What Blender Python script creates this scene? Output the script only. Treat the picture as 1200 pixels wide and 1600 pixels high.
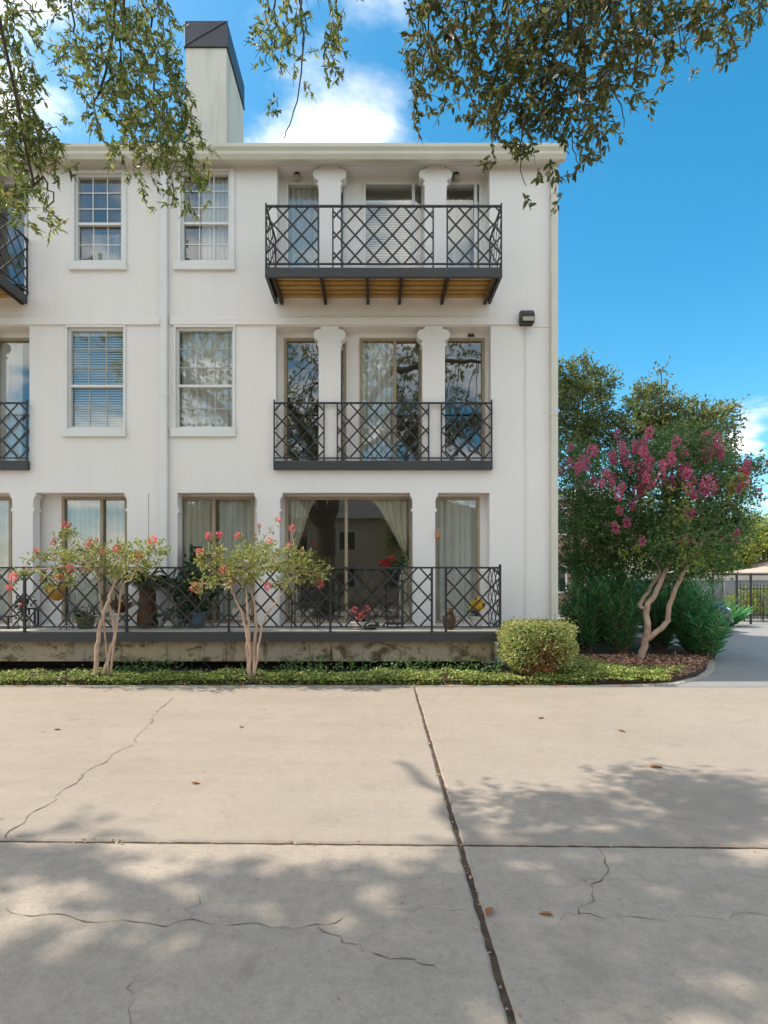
import bpy, bmesh, math, random
import numpy as np
from mathutils import Vector, Matrix

for o in list(bpy.data.objects):
    bpy.data.objects.remove(o)
SC = bpy.context.scene
COL = SC.collection
R = math.radians

# ------------------------------------------------------------------ camera
EYE, FOC = 1.6, 870.0                     # eye height in metres, focal length in pixels of a 1200 wide picture
cam_d = bpy.data.cameras.new('camera')
cam = bpy.data.objects.new('camera', cam_d)
COL.objects.link(cam)
cam.location = (0, 0, EYE)
cam.rotation_euler = (R(90), 0, 0)
cam_d.sensor_fit = 'HORIZONTAL'
cam_d.sensor_width = 36
cam_d.lens = 36 * FOC / 1200
cam_d.shift_x = 16 / 1200
cam_d.shift_y = 103 / 1200
cam_d.clip_start = 0.05
cam_d.clip_end = 2000
SC.camera = cam

# ------------------------------------------------------------------ sky, sun, exposure
SUN = Vector((-0.61, 0.045, 0.79)).normalized()
world = bpy.data.worlds.new('World')
SC.world = world
world.use_nodes = True
wt = world.node_tree
wt.nodes.clear()
def wn(t, **kw):
    n = wt.nodes.new(t)
    for k, v in kw.items():
        setattr(n, k, v)
    return n
sky = wn('ShaderNodeTexSky', sky_type='NISHITA', sun_disc=False)
sky.sun_elevation = math.asin(SUN.z)
sky.sun_rotation = math.atan2(SUN.x, SUN.y)
sky.air_density = 1.0
sky.dust_density = 1.2
sky.ozone_density = 2.0
hsv = wn('ShaderNodeHueSaturation')
hsv.inputs['Saturation'].default_value = 1.42
hsv.inputs['Hue'].default_value = 0.478
hsv.inputs['Value'].default_value = 0.66
wt.links.new(sky.outputs[0], hsv.inputs['Color'])
tc = wn('ShaderNodeTexCoord')
sep = wn('ShaderNodeSeparateXYZ')
wt.links.new(tc.outputs['Generated'], sep.inputs[0])
def math_n(op, a, b=None, c=None, clamp=False):
    n = wn('ShaderNodeMath', operation=op, use_clamp=clamp)
    for i, v in enumerate((a, b, c)):
        if v is None:
            continue
        if isinstance(v, (int, float)):
            n.inputs[i].default_value = v
        else:
            wt.links.new(v, n.inputs[i])
    return n.outputs[0]
zc = math_n('ADD', math_n('MAXIMUM', sep.outputs['Z'], 0.0), 0.18)
div = wn('ShaderNodeVectorMath', operation='DIVIDE')
comb = wn('ShaderNodeCombineXYZ')
for i in range(3):
    wt.links.new(zc, comb.inputs[i])
wt.links.new(tc.outputs['Generated'], div.inputs[0])
wt.links.new(comb.outputs[0], div.inputs[1])
noi = wn('ShaderNodeTexNoise')
noi.inputs['Scale'].default_value = 2.1
noi.inputs['Detail'].default_value = 6
noi.inputs['Roughness'].default_value = 0.58
noi.inputs['Distortion'].default_value = 0.25
wt.links.new(div.outputs[0], noi.inputs['Vector'])
cl = noi.outputs['Fac']
# the three clouds the photograph shows, as soft masses the noise breaks up
for (px, py, rad, amp) in ((550, 110, 0.13, 0.07), (40, 150, 0.2, 0.02), (320, 90, 0.12, -0.15), (1000, 330, 0.42, -0.30), (1165, 672, 0.035, 0.25)):
    d = Vector(((px - 584) / FOC, 1, (903 - py) / FOC)).normalized()
    dist = wn('ShaderNodeVectorMath', operation='DISTANCE')
    wt.links.new(tc.outputs['Generated'], dist.inputs[0])
    dist.inputs[1].default_value = d
    q = math_n('DIVIDE', dist.outputs['Value'], rad)
    g = math_n('POWER', 2.718, math_n('MULTIPLY', math_n('MULTIPLY', q, q), -1.0))
    cl = math_n('ADD', cl, math_n('MULTIPLY', g, amp))
ramp = wn('ShaderNodeMapRange', interpolation_type='SMOOTHSTEP')
ramp.inputs['From Min'].default_value = 0.40
ramp.inputs['From Max'].default_value = 0.63
wt.links.new(cl, ramp.inputs['Value'])
mixc = wn('ShaderNodeMix', data_type='RGBA')
wt.links.new(ramp.outputs[0], mixc.inputs['Factor'])
wt.links.new(hsv.outputs[0], mixc.inputs['A'])
shd = wn('ShaderNodeTexNoise')
shd.inputs['Scale'].default_value = 4.5
shd.inputs['Detail'].default_value = 3
wt.links.new(div.outputs[0], shd.inputs['Vector'])
shr = wn('ShaderNodeMapRange')
shr.inputs['From Min'].default_value = .35
shr.inputs['From Max'].default_value = .65
wt.links.new(shd.outputs['Fac'], shr.inputs['Value'])
ccol = wn('ShaderNodeMix', data_type='RGBA')
wt.links.new(shr.outputs[0], ccol.inputs['Factor'])
ccol.inputs['A'].default_value = (4.4, 4.3, 4.15, 1)
ccol.inputs['B'].default_value = (7.0, 6.6, 6.0, 1)
wt.links.new(ccol.outputs['Result'], mixc.inputs['B'])
bg = wn('ShaderNodeBackground')
bg.inputs['Strength'].default_value = 0.15
wo = wn('ShaderNodeOutputWorld')
wt.links.new(mixc.outputs['Result'], bg.inputs['Color'])
wt.links.new(bg.outputs[0], wo.inputs['Surface'])

sun_d = bpy.data.lights.new('sun', 'SUN')
sun_d.energy = 2.2
sun_d.angle = R(0.53)
sun_d.color = (1.0, 0.91, 0.78)
sun = bpy.data.objects.new('sun', sun_d)
COL.objects.link(sun)
sun.rotation_euler = (-SUN).to_track_quat('-Z', 'Y').to_euler()
sun.location = (-20, 5, 30)

vs = SC.view_settings
vs.view_transform = 'Standard'
vs.look = 'None'
vs.gamma = 1
vs.use_curve_mapping = False
vs.exposure = 1.33
SC.cycles.max_bounces = 6
SC.cycles.diffuse_bounces = 3
SC.cycles.transparent_max_bounces = 12
SC.cycles.caustics_reflective = False
SC.cycles.caustics_refractive = False

# ------------------------------------------------------------------ helpers
def X(px, Y): return (px - 584) / FOC * Y
def Z(py, Y): return EYE + (903 - py) / FOC * Y
def PT(px, py, Y): return Vector((X(px, Y), Y, Z(py, Y)))
def GP(px, py):                                            # a point on the ground
    y = EYE * FOC / (py - 903)
    return Vector((X(px, y), y, 0))
WLOC = {}
def link(o):
    COL.objects.link(o)
    return o
def put(o, parent, world_loc):
    w = Vector(world_loc)
    WLOC[o.name] = w
    if parent is not None:
        o.parent = parent
        o.location = w - WLOC[parent.name]
    else:
        o.location = w
    return o
def tag(o, label=None, cat=None, group=None, kind=None):
    if label: o['label'] = label
    if cat: o['category'] = cat
    if group: o['group'] = group
    if kind: o['kind'] = kind
    return o
def thing(name, label, cat, loc, group=None):
    o = link(bpy.data.objects.new(name, None))
    o.empty_display_size = 0.2
    put(o, None, loc)
    return tag(o, label, cat, group)
class MB:
    def __init__(self):
        self.v = []; self.f = []
    def quad(self, a, b, c, d):
        n = len(self.v); self.v += [tuple(a), tuple(b), tuple(c), tuple(d)]; self.f.append((n, n+1, n+2, n+3)); return self
    def box(self, x0, x1, y0, y1, z0, z1):
        n = len(self.v)
        self.v += [(x0,y0,z0),(x1,y0,z0),(x1,y1,z0),(x0,y1,z0),(x0,y0,z1),(x1,y0,z1),(x1,y1,z1),(x0,y1,z1)]
        self.f += [tuple(n+i for i in q) for q in ((0,3,2,1),(4,5,6,7),(0,1,5,4),(1,2,6,5),(2,3,7,6),(3,0,4,7))]
        return self
    def frame(self, x0, x1, z0, z1, w, y0, y1, wb=None):       # a rectangular frame, butted pieces
        wb = w if wb is None else wb
        self.box(x0, x0+w, y0, y1, z0, z1); self.box(x1-w, x1, y0, y1, z0, z1)
        self.box(x0+w, x1-w, y0, y1, z1-w, z1); self.box(x0+w, x1-w, y0, y1, z0, z0+wb)
        return self
    def prism_y(self, pts, y0, y1):                            # outline in x,z, extruded along y
        n = len(self.v); k = len(pts)
        self.v += [(p[0], y0, p[1]) for p in pts] + [(p[0], y1, p[1]) for p in pts]
        self.f.append(tuple(range(n, n+k))); self.f.append(tuple(range(n+2*k-1, n+k-1, -1)))
        for i in range(k):
            j = (i+1) % k
            self.f.append((n+i, n+k+i, n+k+j, n+j))
        return self
    def prism_x(self, pts, x0, x1):                            # outline in y,z, extruded along x
        n = len(self.v); k = len(pts)
        self.v += [(x0, p[0], p[1]) for p in pts] + [(x1, p[0], p[1]) for p in pts]
        self.f.append(tuple(range(n+k-1, n-1, -1))); self.f.append(tuple(range(n+k, n+2*k)))
        for i in range(k):
            j = (i+1) % k
            self.f.append((n+i, n+j, n+k+j, n+k+i))
        return self
    def prism_z(self, pts, z0, z1, chamfer=0.0):
        n = len(self.v); k = len(pts)
        c = Vector((sum(p[0] for p in pts)/k, sum(p[1] for p in pts)/k))
        self.v += [(p[0], p[1], z0) for p in pts]
        if chamfer:
            self.v += [(p[0], p[1], z1-chamfer) for p in pts]
            ins = []
            for i in range(k):
                a, b, d = Vector(pts[i-1][:2]), Vector(pts[i][:2]), Vector(pts[(i+1) % k][:2])
                e1, e2 = (b-a).normalized(), (d-b).normalized()
                nn = Vector((-e1.y-e2.y, e1.x+e2.x)); nn = nn.normalized() if nn.length > 1e-6 else Vector((0, 0))
                ins.append(b + nn*chamfer*1.3)
            self.v += [(p.x, p.y, z1) for p in ins]
            lv = 3
        else:
            self.v += [(p[0], p[1], z1) for p in pts]; lv = 2
        self.f.append(tuple(range(n+k-1, n-1, -1))); self.f.append(tuple(range(n+(lv-1)*k, n+lv*k)))
        for l in range(lv-1):
            for i in range(k):
                j = (i+1) % k
                self.f.append((n+l*k+i, n+l*k+j, n+(l+1)*k+j, n+(l+1)*k+i))
        return self
    def tube(self, pts, rad, n=8, cap=True):
        pts = [Vector(p) for p in pts]
        rad = [rad]*len(pts) if isinstance(rad, (int, float)) else rad
        b = len(self.v); t0 = (pts[1]-pts[0]).normalized()
        u = t0.orthogonal().normalized()
        for i, p in enumerate(pts):
            t = (pts[min(i+1, len(pts)-1)] - pts[max(i-1, 0)])
            t = t.normalized() if t.length > 1e-9 else t0
            u = u - t*u.dot(t); u = u.normalized() if u.length > 1e-6 else t.orthogonal().normalized()
            w = t.cross(u)
            for k in range(n):
                a = 2*math.pi*k/n
                self.v.append(tuple(p + (u*math.cos(a) + w*math.sin(a))*rad[i]))
        for i in range(len(pts)-1):
            for k in range(n):
                k2 = (k+1) % n
                self.f.append((b+i*n+k, b+i*n+k2, b+(i+1)*n+k2, b+(i+1)*n+k))
        if cap:
            self.f.append(tuple(b+n-1-k for k in range(n))); self.f.append(tuple(b+(len(pts)-1)*n+k for k in range(n)))
        return self
    def lathe(self, prof, c, n=20):                            # profile of (radius, z)
        b = len(self.v)
        for r, z in prof:
            for k in range(n):
                a = 2*math.pi*k/n
                self.v.append((c[0]+r*math.cos(a), c[1]+r*math.sin(a), c[2]+z))
        for i in range(len(prof)-1):
            for k in range(n):
                k2 = (k+1) % n
                self.f.append((b+i*n+k, b+i*n+k2, b+(i+1)*n+k2, b+(i+1)*n+k))
        self.f.append(tuple(b+n-1-k for k in range(n))); self.f.append(tuple(b+(len(prof)-1)*n+k for k in range(n)))
        return self
    def blob(self, c, r, seed=0, amp=0.15, nu=12, nv=8):
        rg = random.Random(seed); b = len(self.v)
        ph = [rg.uniform(0, 6.28) for _ in range(6)]
        for i in range(nv+1):
            th = math.pi*i/nv
            for k in range(nu):
                a = 2*math.pi*k/nu
                m = 1 + amp*(math.sin(3*a+ph[0])*math.sin(2*th+ph[1]) + .6*math.sin(5*a+ph[2]+3*th))
                self.v.append((c[0]+r[0]*m*math.sin(th)*math.cos(a), c[1]+r[1]*m*math.sin(th)*math.sin(a), c[2]+r[2]*m*math.cos(th)))
        for i in range(nv):
            for k in range(nu):
                k2 = (k+1) % nu
                self.f.append((b+i*nu+k, b+(i+1)*nu+k, b+(i+1)*nu+k2, b+i*nu+k2))
        return self
    def build(self, name, mat, parent=None, smooth=False, origin=None, bevel=0):
        vv = np.array(self.v, dtype=float)
        lo, hi = vv.min(0), vv.max(0)
        if origin is None:
            origin = ((lo[0]+hi[0])/2, (lo[1]+hi[1])/2, lo[2])
        vv = vv - np.array(origin)
        me = bpy.data.meshes.new(name)
        me.from_pydata(vv.tolist(), [], self.f)
        me.validate()
        me.materials.append(mat)
        if smooth:
            me.polygons.foreach_set('use_smooth', [True]*len(me.polygons))
        o = link(bpy.data.objects.new(name, me))
        put(o, parent, origin)
        if bevel:
            b = o.modifiers.new('bevel', 'BEVEL'); b.width = bevel; b.segments = 2; b.limit_method = 'ANGLE'
        return o

# ------------------------------------------------------------------ leaves (numpy)
def nrm(a):
    return a / np.maximum(np.linalg.norm(a, axis=1, keepdims=True), 1e-9)
def leaf_mesh(name, P, D, N, L, W, mat, parent=None, fold=0.18, origin=None, kind=None):
    P = np.asarray(P, float); D = nrm(np.asarray(D, float)); N = np.asarray(N, float)
    S = nrm(np.cross(D, N)); N = np.cross(S, D)
    L = np.asarray(L, float)[:, None]; W = np.asarray(W, float)[:, None]
    n = len(P)
    v = np.empty((n, 6, 3))
    v[:, 0] = P
    v[:, 1] = P + D*L*.32 + S*W*.5 + N*W*fold
    v[:, 2] = P + D*L*.72 + S*W*.42 + N*W*fold*.6 - N*L*.05
    v[:, 3] = P + D*L - N*L*.12
    v[:, 4] = P + D*L*.72 - S*W*.42 + N*W*fold*.6 - N*L*.05
    v[:, 5] = P + D*L*.32 - S*W*.5 + N*W*fold
    if origin is None:
        origin = Vector((float(P[:, 0].mean()), float(P[:, 1].mean()), float(P[:, 2].min())))
    v -= np.array(origin)
    me = bpy.data.meshes.new(name)
    me.vertices.add(n*6); me.vertices.foreach_set('co', v.reshape(-1))
    idx = (np.arange(n)[:, None]*6 + np.array([0, 1, 2, 3, 0, 3, 4, 5])[None]).reshape(-1)
    me.loops.add(n*8); me.loops.foreach_set('vertex_index', idx.astype(np.int32))
    me.polygons.add(n*2); me.polygons.foreach_set('loop_start', (np.arange(n*2)*4).astype(np.int32))
    me.update(calc_edges=True)
    me.materials.append(mat)
    o = link(bpy.data.objects.new(name, me))
    put(o, parent, origin)
    if kind: o['kind'] = kind
    return o
def rdir(rg, n):
    return nrm(rg.normal(size=(n, 3)))
def sprays(rg, C, D, nl, tl, L, W, spread=.9, droop=.15, up=1.0):
    """leaf sprays: at each centre C a twig along D of length tl with nl leaves"""
    C = np.asarray(C, float); D = nrm(np.asarray(D, float)); n = len(C)
    t = np.tile(np.linspace(.15, 1, nl), n)[:, None]
    Cr = np.repeat(C, nl, 0); Dr = np.repeat(D, nl, 0)
    P = Cr + Dr*t*tl + rg.normal(size=(n*nl, 3))*tl*.04
    ld = nrm(Dr*.7 + rdir(rg, n*nl)*spread + np.array([0, 0, -droop]))
    N = nrm(rdir(rg, n*nl)*.9 + np.array([0, 0, up]))
    s = rg.uniform(.65, 1.15, n*nl)
    return P, ld, N, L*s, W*s*rg.uniform(.85, 1.1, n*nl)
def ellip(rg, c, r, n, shell=.45):
    d = rdir(rg, n); q = rg.uniform(shell**3, 1, n)[:, None]**(1/3)
    return np.array(c) + d*q*np.array(r), d
def cat(*parts):
    return [np.concatenate([p[i] for p in parts]) for i in range(5)]

# ------------------------------------------------------------------ materials
class NT:
    def __init__(self, name):
        self.m = bpy.data.materials.new(name); self.m.use_nodes = True
        self.t = self.m.node_tree; self.t.nodes.clear()
        self.out = self.n('ShaderNodeOutputMaterial')
    def n(self, t, **kw):
        x = self.t.nodes.new(t)
        for k, v in kw.items(): setattr(x, k, v)
        return x
    def l(self, a, b): self.t.links.new(a, b)
    def coord(self, kind='Object', scale=(1, 1, 1), loc=(0, 0, 0)):
        if kind == 'World':
            src = self.n('ShaderNodeNewGeometry').outputs['Position']
        else:
            src = self.n('ShaderNodeTexCoord').outputs[kind]
        mp = self.n('ShaderNodeMapping')
        mp.inputs['Scale'].default_value = scale; mp.inputs['Location'].default_value = loc
        self.l(src, mp.inputs[0]); return mp.outputs[0]
    def noise(self, co, scale, detail=5, rough=.55, dist=0):
        x = self.n('ShaderNodeTexNoise')
        x.inputs['Scale'].default_value = scale; x.inputs['Detail'].default_value = detail
        x.inputs['Roughness'].default_value = rough; x.inputs['Distortion'].default_value = dist
        self.l(co, x.inputs['Vector']); return x.outputs['Fac']
    def rng(self, v, a, b, c=0., d=1.):
        x = self.n('ShaderNodeMapRange')
        for k, q in zip(('From Min', 'From Max', 'To Min', 'To Max'), (a, b, c, d)): x.inputs[k].default_value = q
        self.l(v, x.inputs['Value']); return x.outputs[0]
    def mix(self, f, a, b, mode='MIX'):
        x = self.n('ShaderNodeMix', data_type='RGBA', blend_type=mode)
        for s, v in (('Factor', f), ('A', a), ('B', b)):
            if isinstance(v, (int, float)): x.inputs[s].default_value = v
            elif isinstance(v, tuple): x.inputs[s].default_value = (*v[:3], 1)
            else: self.l(v, x.inputs[s])
        return x.outputs['Result']
    def pbr(self, col, rough=.7, metal=0, spec=.4, bump=None, bstr=.3, bdist=.01):
        p = self.n('ShaderNodeBsdfPrincipled')
        for s, v in (('Base Color', col), ('Roughness', rough), ('Metallic', metal), ('Specular IOR Level', spec)):
            if isinstance(v, (int, float)): p.inputs[s].default_value = v
            elif isinstance(v, tuple): p.inputs[s].default_value = (*v[:3], 1)
            else: self.l(v, p.inputs[s])
        if bump is not None:
            b = self.n('ShaderNodeBump'); b.inputs['Strength'].default_value = bstr; b.inputs['Distance'].default_value = bdist
            self.l(bump, b.inputs['Height']); self.l(b.outputs[0], p.inputs['Normal'])
        self.l(p.outputs[0], self.out.inputs[0]); return p
def simple(name, c1, c2=None, scale=6, rough=.6, metal=0, spec=.4, bump=0, bscale=60, coord='Object'):
    k = NT(name); co = k.coord(coord)
    c2 = c2 or tuple(x*.75 for x in c1)
    f = k.rng(k.noise(co, scale, 6), .3, .7)
    k.pbr(k.mix(f, c1, c2), rough, metal, spec, k.noise(co, bscale, 4) if bump else None, bump)
    return k.m
def leafmat(name, cols, trans=.3, rough=.45, gloss=.3):
    k = NT(name)
    g = k.n('ShaderNodeNewGeometry')
    r = k.n('ShaderNodeValToRGB')
    els = r.color_ramp.elements
    while len(els) < len(cols): els.new(.5)
    for i, c in enumerate(cols):
        els[i].position = i/(max(1, len(cols)-1)); els[i].color = (*c, 1)
    k.l(g.outputs['Random Per Island'], r.inputs[0])
    big = k.rng(k.noise(k.coord('World'), 1.6, 2), .3, .7, .75, 1.2)
    hs = k.n('ShaderNodeHueSaturation'); k.l(r.outputs[0], hs.inputs['Color']); k.l(big, hs.inputs['Value'])
    p = k.n('ShaderNodeBsdfPrincipled'); k.l(hs.outputs[0], p.inputs['Base Color'])
    p.inputs['Roughness'].default_value = rough; p.inputs['Specular IOR Level'].default_value = gloss
    t = k.n('ShaderNodeBsdfTranslucent'); k.l(hs.outputs[0], t.inputs['Color'])
    m = k.n('ShaderNodeMixShader'); m.inputs[0].default_value = trans
    k.l(p.outputs[0], m.inputs[1]); k.l(t.outputs[0], m.inputs[2]); k.l(m.outputs[0], k.out.inputs[0])
    return k.m

def stucco(name, c, stain, amt=.35):
    k = NT(name); co = k.coord('World')
    f1 = k.rng(k.noise(k.coord('World', (1, 1, .12)), 2.6, 7, .65), .46, .76, 0, amt)
    f2 = k.rng(k.noise(co, .45, 3), .35, .7, 0, .5)
    col = k.mix(f2, c, tuple(x*.93 for x in c)); col = k.mix(f1, col, stain)
    b = k.noise(co, 38, 6, .7)
    k.pbr(col, .88, 0, .2, b, .4, .008); return k.m
MT = {}
MT['stucco'] = stucco('painted_stucco', (.86, .815, .785), (.74, .695, .64))
MT['chimney'] = stucco('chimney_stucco', (.70, .665, .59), (.36, .355, .24), .85)
k = NT('stained_base'); co = k.coord('World')
cb_ = k.mix(k.rng(k.noise(co, 1.1, 5, .6), .35, .65), (.50, .39, .24), (.40, .34, .26))
cb_ = k.mix(k.rng(k.noise(k.coord('World', (1, 1, 1.6)), 3.4, 7, .72, .6), .50, .62), cb_, (.13, .10, .06))
cb_ = k.mix(k.rng(k.noise(k.coord('World', (2.2, 1, .3)), 4, 6, .7), .56, .7), cb_, (.08, .06, .04))
k.pbr(cb_, .9, 0, .2, k.noise(co, 60, 5), .5); MT['base'] = k.m
MT['trim'] = simple('white_trim_paint', (.80, .79, .77), (.74, .73, .70), 3, .5)
MT['muntin2'] = simple('greyed_muntin', (.50, .47, .42), (.42, .39, .34), 3, .5)
MT['cream'] = simple('cream_gutter_paint', (.70, .67, .57), (.62, .59, .49), 2, .5)
MT['bronze'] = simple('tan_bronze_frame', (.38, .30, .20), (.30, .23, .15), 4, .45)
MT['iron'] = simple('black_painted_iron', (.024, .024, .028), (.04, .036, .034), 9, .5, bump=.1)
MT['beam'] = simple('charcoal_painted_beam', (.045, .047, .055), (.06, .055, .055), 3, .55)
MT['lumber'] = simple('yellow_deck_lumber', (.52, .33, .11), (.38, .22, .07), 4, .7)
MT['lumber2'] = simple('orange_deck_lumber', (.50, .27, .08), (.36, .19, .06), 5, .7)
MT['dark_wood'] = simple('dark_joist', (.05, .035, .025), (.03, .02, .015), 5, .7)
MT['cap'] = simple('charcoal_sheet_metal', (.085, .085, .10), (.06, .06, .07), 1.5, .45, .5)
MT['roof'] = simple('grey_roofing', (.12, .115, .11), (.08, .08, .08), 8, .9)
MT['interior'] = simple('interior_plaster', (.62, .56, .48), (.56, .50, .42), 1, .9)
MT['terrace'] = simple('terrace_floor', (.58, .54, .48), (.48, .44, .38), 3, .8)
k = NT('window_glass')
gl = k.n('ShaderNodeBsdfGlossy'); gl.inputs['Roughness'].default_value = .012; gl.inputs['Color'].default_value = (.95, .97, 1, 1)
tr = k.n('ShaderNodeBsdfTransparent'); tr.inputs['Color'].default_value = (.97, .98, .97, 1)
lw = k.n('ShaderNodeLayerWeight'); lw.inputs['Blend'].default_value = .5
fr = k.n('ShaderNodeMath', operation='POWER'); k.l(lw.outputs['Facing'], fr.inputs[0]); fr.inputs[1].default_value = 4.0
bmp = k.n('ShaderNodeBump'); bmp.inputs['Strength'].default_value = .05; bmp.inputs['Distance'].default_value = .02
k.l(k.noise(k.coord('World'), 1.2, 1), bmp.inputs['Height']); k.l(bmp.outputs[0], gl.inputs['Normal'])
ms = k.n('ShaderNodeMixShader'); k.l(k.rng(fr.outputs[0], 0, 1, .095, .85), ms.inputs[0])
k.l(tr.outputs[0], ms.inputs[1]); k.l(gl.outputs[0], ms.inputs[2]); k.l(ms.outputs[0], k.out.inputs[0])
MT['glass'] = k.m
def cloth(name, c):
    k = NT(name)
    p = k.n('ShaderNodeBsdfDiffuse'); t = k.n('ShaderNodeBsdfTranslucent'); m = k.n('ShaderNodeMixShader')
    col = k.mix(k.rng(k.noise(k.coord('Object', (3, 3, .4)), 3, 4), .3, .7), c, tuple(x*.85 for x in c))
    k.l(col, p.inputs[0]); k.l(col, t.inputs[0]); m.inputs[0].default_value = .25
    k.l(p.outputs[0], m.inputs[1]); k.l(t.outputs[0], m.inputs[2]); k.l(m.outputs[0], k.out.inputs[0]); return k.m
MT['sheer'] = cloth('sheer_white_curtain', (.90, .88, .83))
MT['drape'] = cloth('cream_drape', (.88, .82, .68))
MT['blind'] = cloth('pale_blind', (.88, .88, .80))

def concrete(name, c, dark, pits, coarse, dirt=.3):
    k = NT(name); co = k.coord('World')
    big = k.rng(k.noise(co, .55, 5, .6, .4), .35, .68)
    st = k.rng(k.noise(k.coord('World', (.28, 1.9, 1)), 1.5, 7, .68, .7), .42, .74)
    bl = k.rng(k.noise(co, 3.6, 7, .7, 1.0), .50, .72)
    fine = k.rng(k.noise(co, 60, 5, .75), .3, .75)
    grit = k.rng(k.noise(co, 190, 3, .8), .55, .8)
    col = k.mix(k.rng(big, 0, 1, 0, .6), c, dark)
    col = k.mix(k.rng(st, 0, 1, 0, dirt*1.3), col, tuple(x*.70 for x in c))
    col = k.mix(k.rng(bl, 0, 1, 0, dirt), col, tuple(x*.58 for x in dark))
    col = k.mix(k.rng(fine, 0, 1, 0, coarse), col, tuple(x*.55 for x in dark))
    col = k.mix(k.rng(grit, 0, 1, 0, coarse), col, tuple(min(.8, x*1.45) for x in c))
    pit = k.rng(k.noise(co, 34, 4, .7), .66, .74)
    mott = k.rng(k.noise(co, 17, 6, .8), .44, .66)
    col = k.mix(k.rng(mott, 0, 1, 0, coarse*.9), col, tuple(x*.62 for x in dark))
    pm = k.n('ShaderNodeMath', operation='MULTIPLY'); k.l(pit, pm.inputs[0]); pm.inputs[1].default_value = pits
    col = k.mix(pm.outputs[0], col, tuple(x*.30 for x in dark))
    oil = k.rng(k.noise(co, 1.35, 4, .5, .8), .66, .76, 0, .30*dirt/.3)
    col = k.mix(oil, col, tuple(x*.45 for x in dark))
    rust = k.rng(k.noise(k.coord('World', loc=(7, 3, 0)), 2.2, 4, .6), .68, .76, 0, .45)
    col = k.mix(rust, col, (c[0]*.85, c[1]*.62, c[2]*.42))
    bm = k.n('ShaderNodeMath', operation='ADD')
    k.l(k.noise(co, 140, 5, .7), bm.inputs[0]); k.l(k.noise(k.coord('World', (6, 60, 1)), 4, 3), bm.inputs[1])
    k.pbr(col, .9, 0, .25, bm.outputs[0], .4, .008); return k.m
MT['conc_back'] = concrete('tan_concrete', (.39, .334, .278), (.335, .284, .234), .3, .28, .32)
MT['conc_front'] = concrete('grey_concrete', (.47, .40, .33), (.38, .323, .265), .9, .5, .40)
MT['crack'] = simple('crack_dirt', (.20, .155, .115), (.11, .085, .06), 30, .95)
MT['joint'] = simple('joint_dirt', (.11, .075, .05), (.04, .028, .02), 14, .95, bump=.6)
MT['asphalt'] = concrete('side_drive_concrete', (.34, .33, .32), (.27, .265, .26), .3, .3)
MT['soil'] = simple('dark_soil', (.035, .024, .016), (.07, .045, .028), 18, .95, bump=.8, coord='World')
k = NT('kerb_faded_red'); co = k.coord('World')
colr = k.mix(k.rng(k.noise(co, 3.2, 5, .7), .53, .63), (.40, .36, .31), (.40, .22, .17))
k.pbr(colr, .85, 0, .2, k.noise(co, 80), .3); MT['kerb'] = k.m
MT['grass_ground'] = simple('far_ground', (.07, .09, .035), (.11, .10, .06), .3, .95, coord='World')
MT['bark_oak'] = simple('oak_bark', (.085, .07, .055), (.035, .028, .022), 14, .95, bump=1.0, bscale=22)
MT['bark_myrtle'] = simple('pale_myrtle_bark', (.62, .44, .33), (.36, .23, .155), 6, .7, bump=.3, bscale=14)
MT['bark_dark'] = simple('brown_bark', (.16, .11, .075), (.09, .06, .04), 9, .9, bump=.6, bscale=20)
MT['twig'] = simple('twig_brown', (.09, .065, .045), (.05, .035, .025), 10, .9)
MT['oak_leaf'] = leafmat('oak_leaf', [(.07, .11, .025), (.15, .21, .05), (.25, .31, .075), (.37, .40, .11), (.40, .32, .12)], .5, .4, .45)
MT['oak_leaf_dark'] = leafmat('oak_leaf_dark', [(.055, .075, .018), (.11, .135, .034), (.18, .19, .055), (.21, .14, .06)], .5, .42, .4)
MT['myrtle_leaf'] = leafmat('myrtle_leaf', [(.16, .23, .05), (.27, .33, .07), (.40, .42, .12), (.52, .46, .24)], .4)
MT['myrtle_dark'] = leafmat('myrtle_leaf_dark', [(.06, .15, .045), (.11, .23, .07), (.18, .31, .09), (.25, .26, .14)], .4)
MT['tree_leaf'] = leafmat('tree_leaf', [(.13, .18, .055), (.20, .25, .075), (.28, .31, .11), (.22, .20, .11)], .3)
MT['far_leaf'] = leafmat('far_leaf', [(.20, .27, .05), (.30, .36, .07), (.40, .40, .13)], .4)
MT['oleander'] = leafmat('oleander_leaf', [(.06, .27, .10), (.10, .38, .14), (.17, .46, .17), (.36, .56, .18)], .45, .3, .6)
MT['cover'] = leafmat('ground_cover_leaf', [(.11, .17, .03), (.21, .29, .055), (.34, .40, .09), (.52, .50, .22)], .3)
MT['box'] = leafmat('box_leaf', [(.20, .25, .05), (.32, .36, .09), (.46, .46, .18), (.60, .56, .30)], .4)
MT['dead'] = leafmat('dead_leaf', [(.30, .12, .05), (.40, .18, .08), (.24, .10, .05)], .25, .8, .1)
MT['salmon'] = leafmat('salmon_petal', [(.90, .26, .26), (.85, .16, .20), (.92, .38, .36)], .35, .6, .2)
MT['pink'] = leafmat('pink_petal', [(.52, .09, .20), (.70, .16, .31), (.48, .18, .26), (.80, .22, .28), (.58, .14, .32), (.42, .18, .20)], .4, .6, .2)
MT['red'] = leafmat('red_petal', [(.55, .02, .02), (.65, .03, .03)], .3, .5, .2)
MT['yellow'] = leafmat('yellow_petal', [(.85, .50, .02), (.9, .62, .05)], .3, .5, .2)
MT['plant'] = leafmat('house_plant_leaf', [(.015, .045, .015), (.03, .075, .025), (.05, .11, .035)], .3, .35, .5)
MT['brom'] = leafmat('bromeliad_leaf', [(.28, .08, .05), (.20, .10, .05), (.12, .13, .05)], .3)
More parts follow.
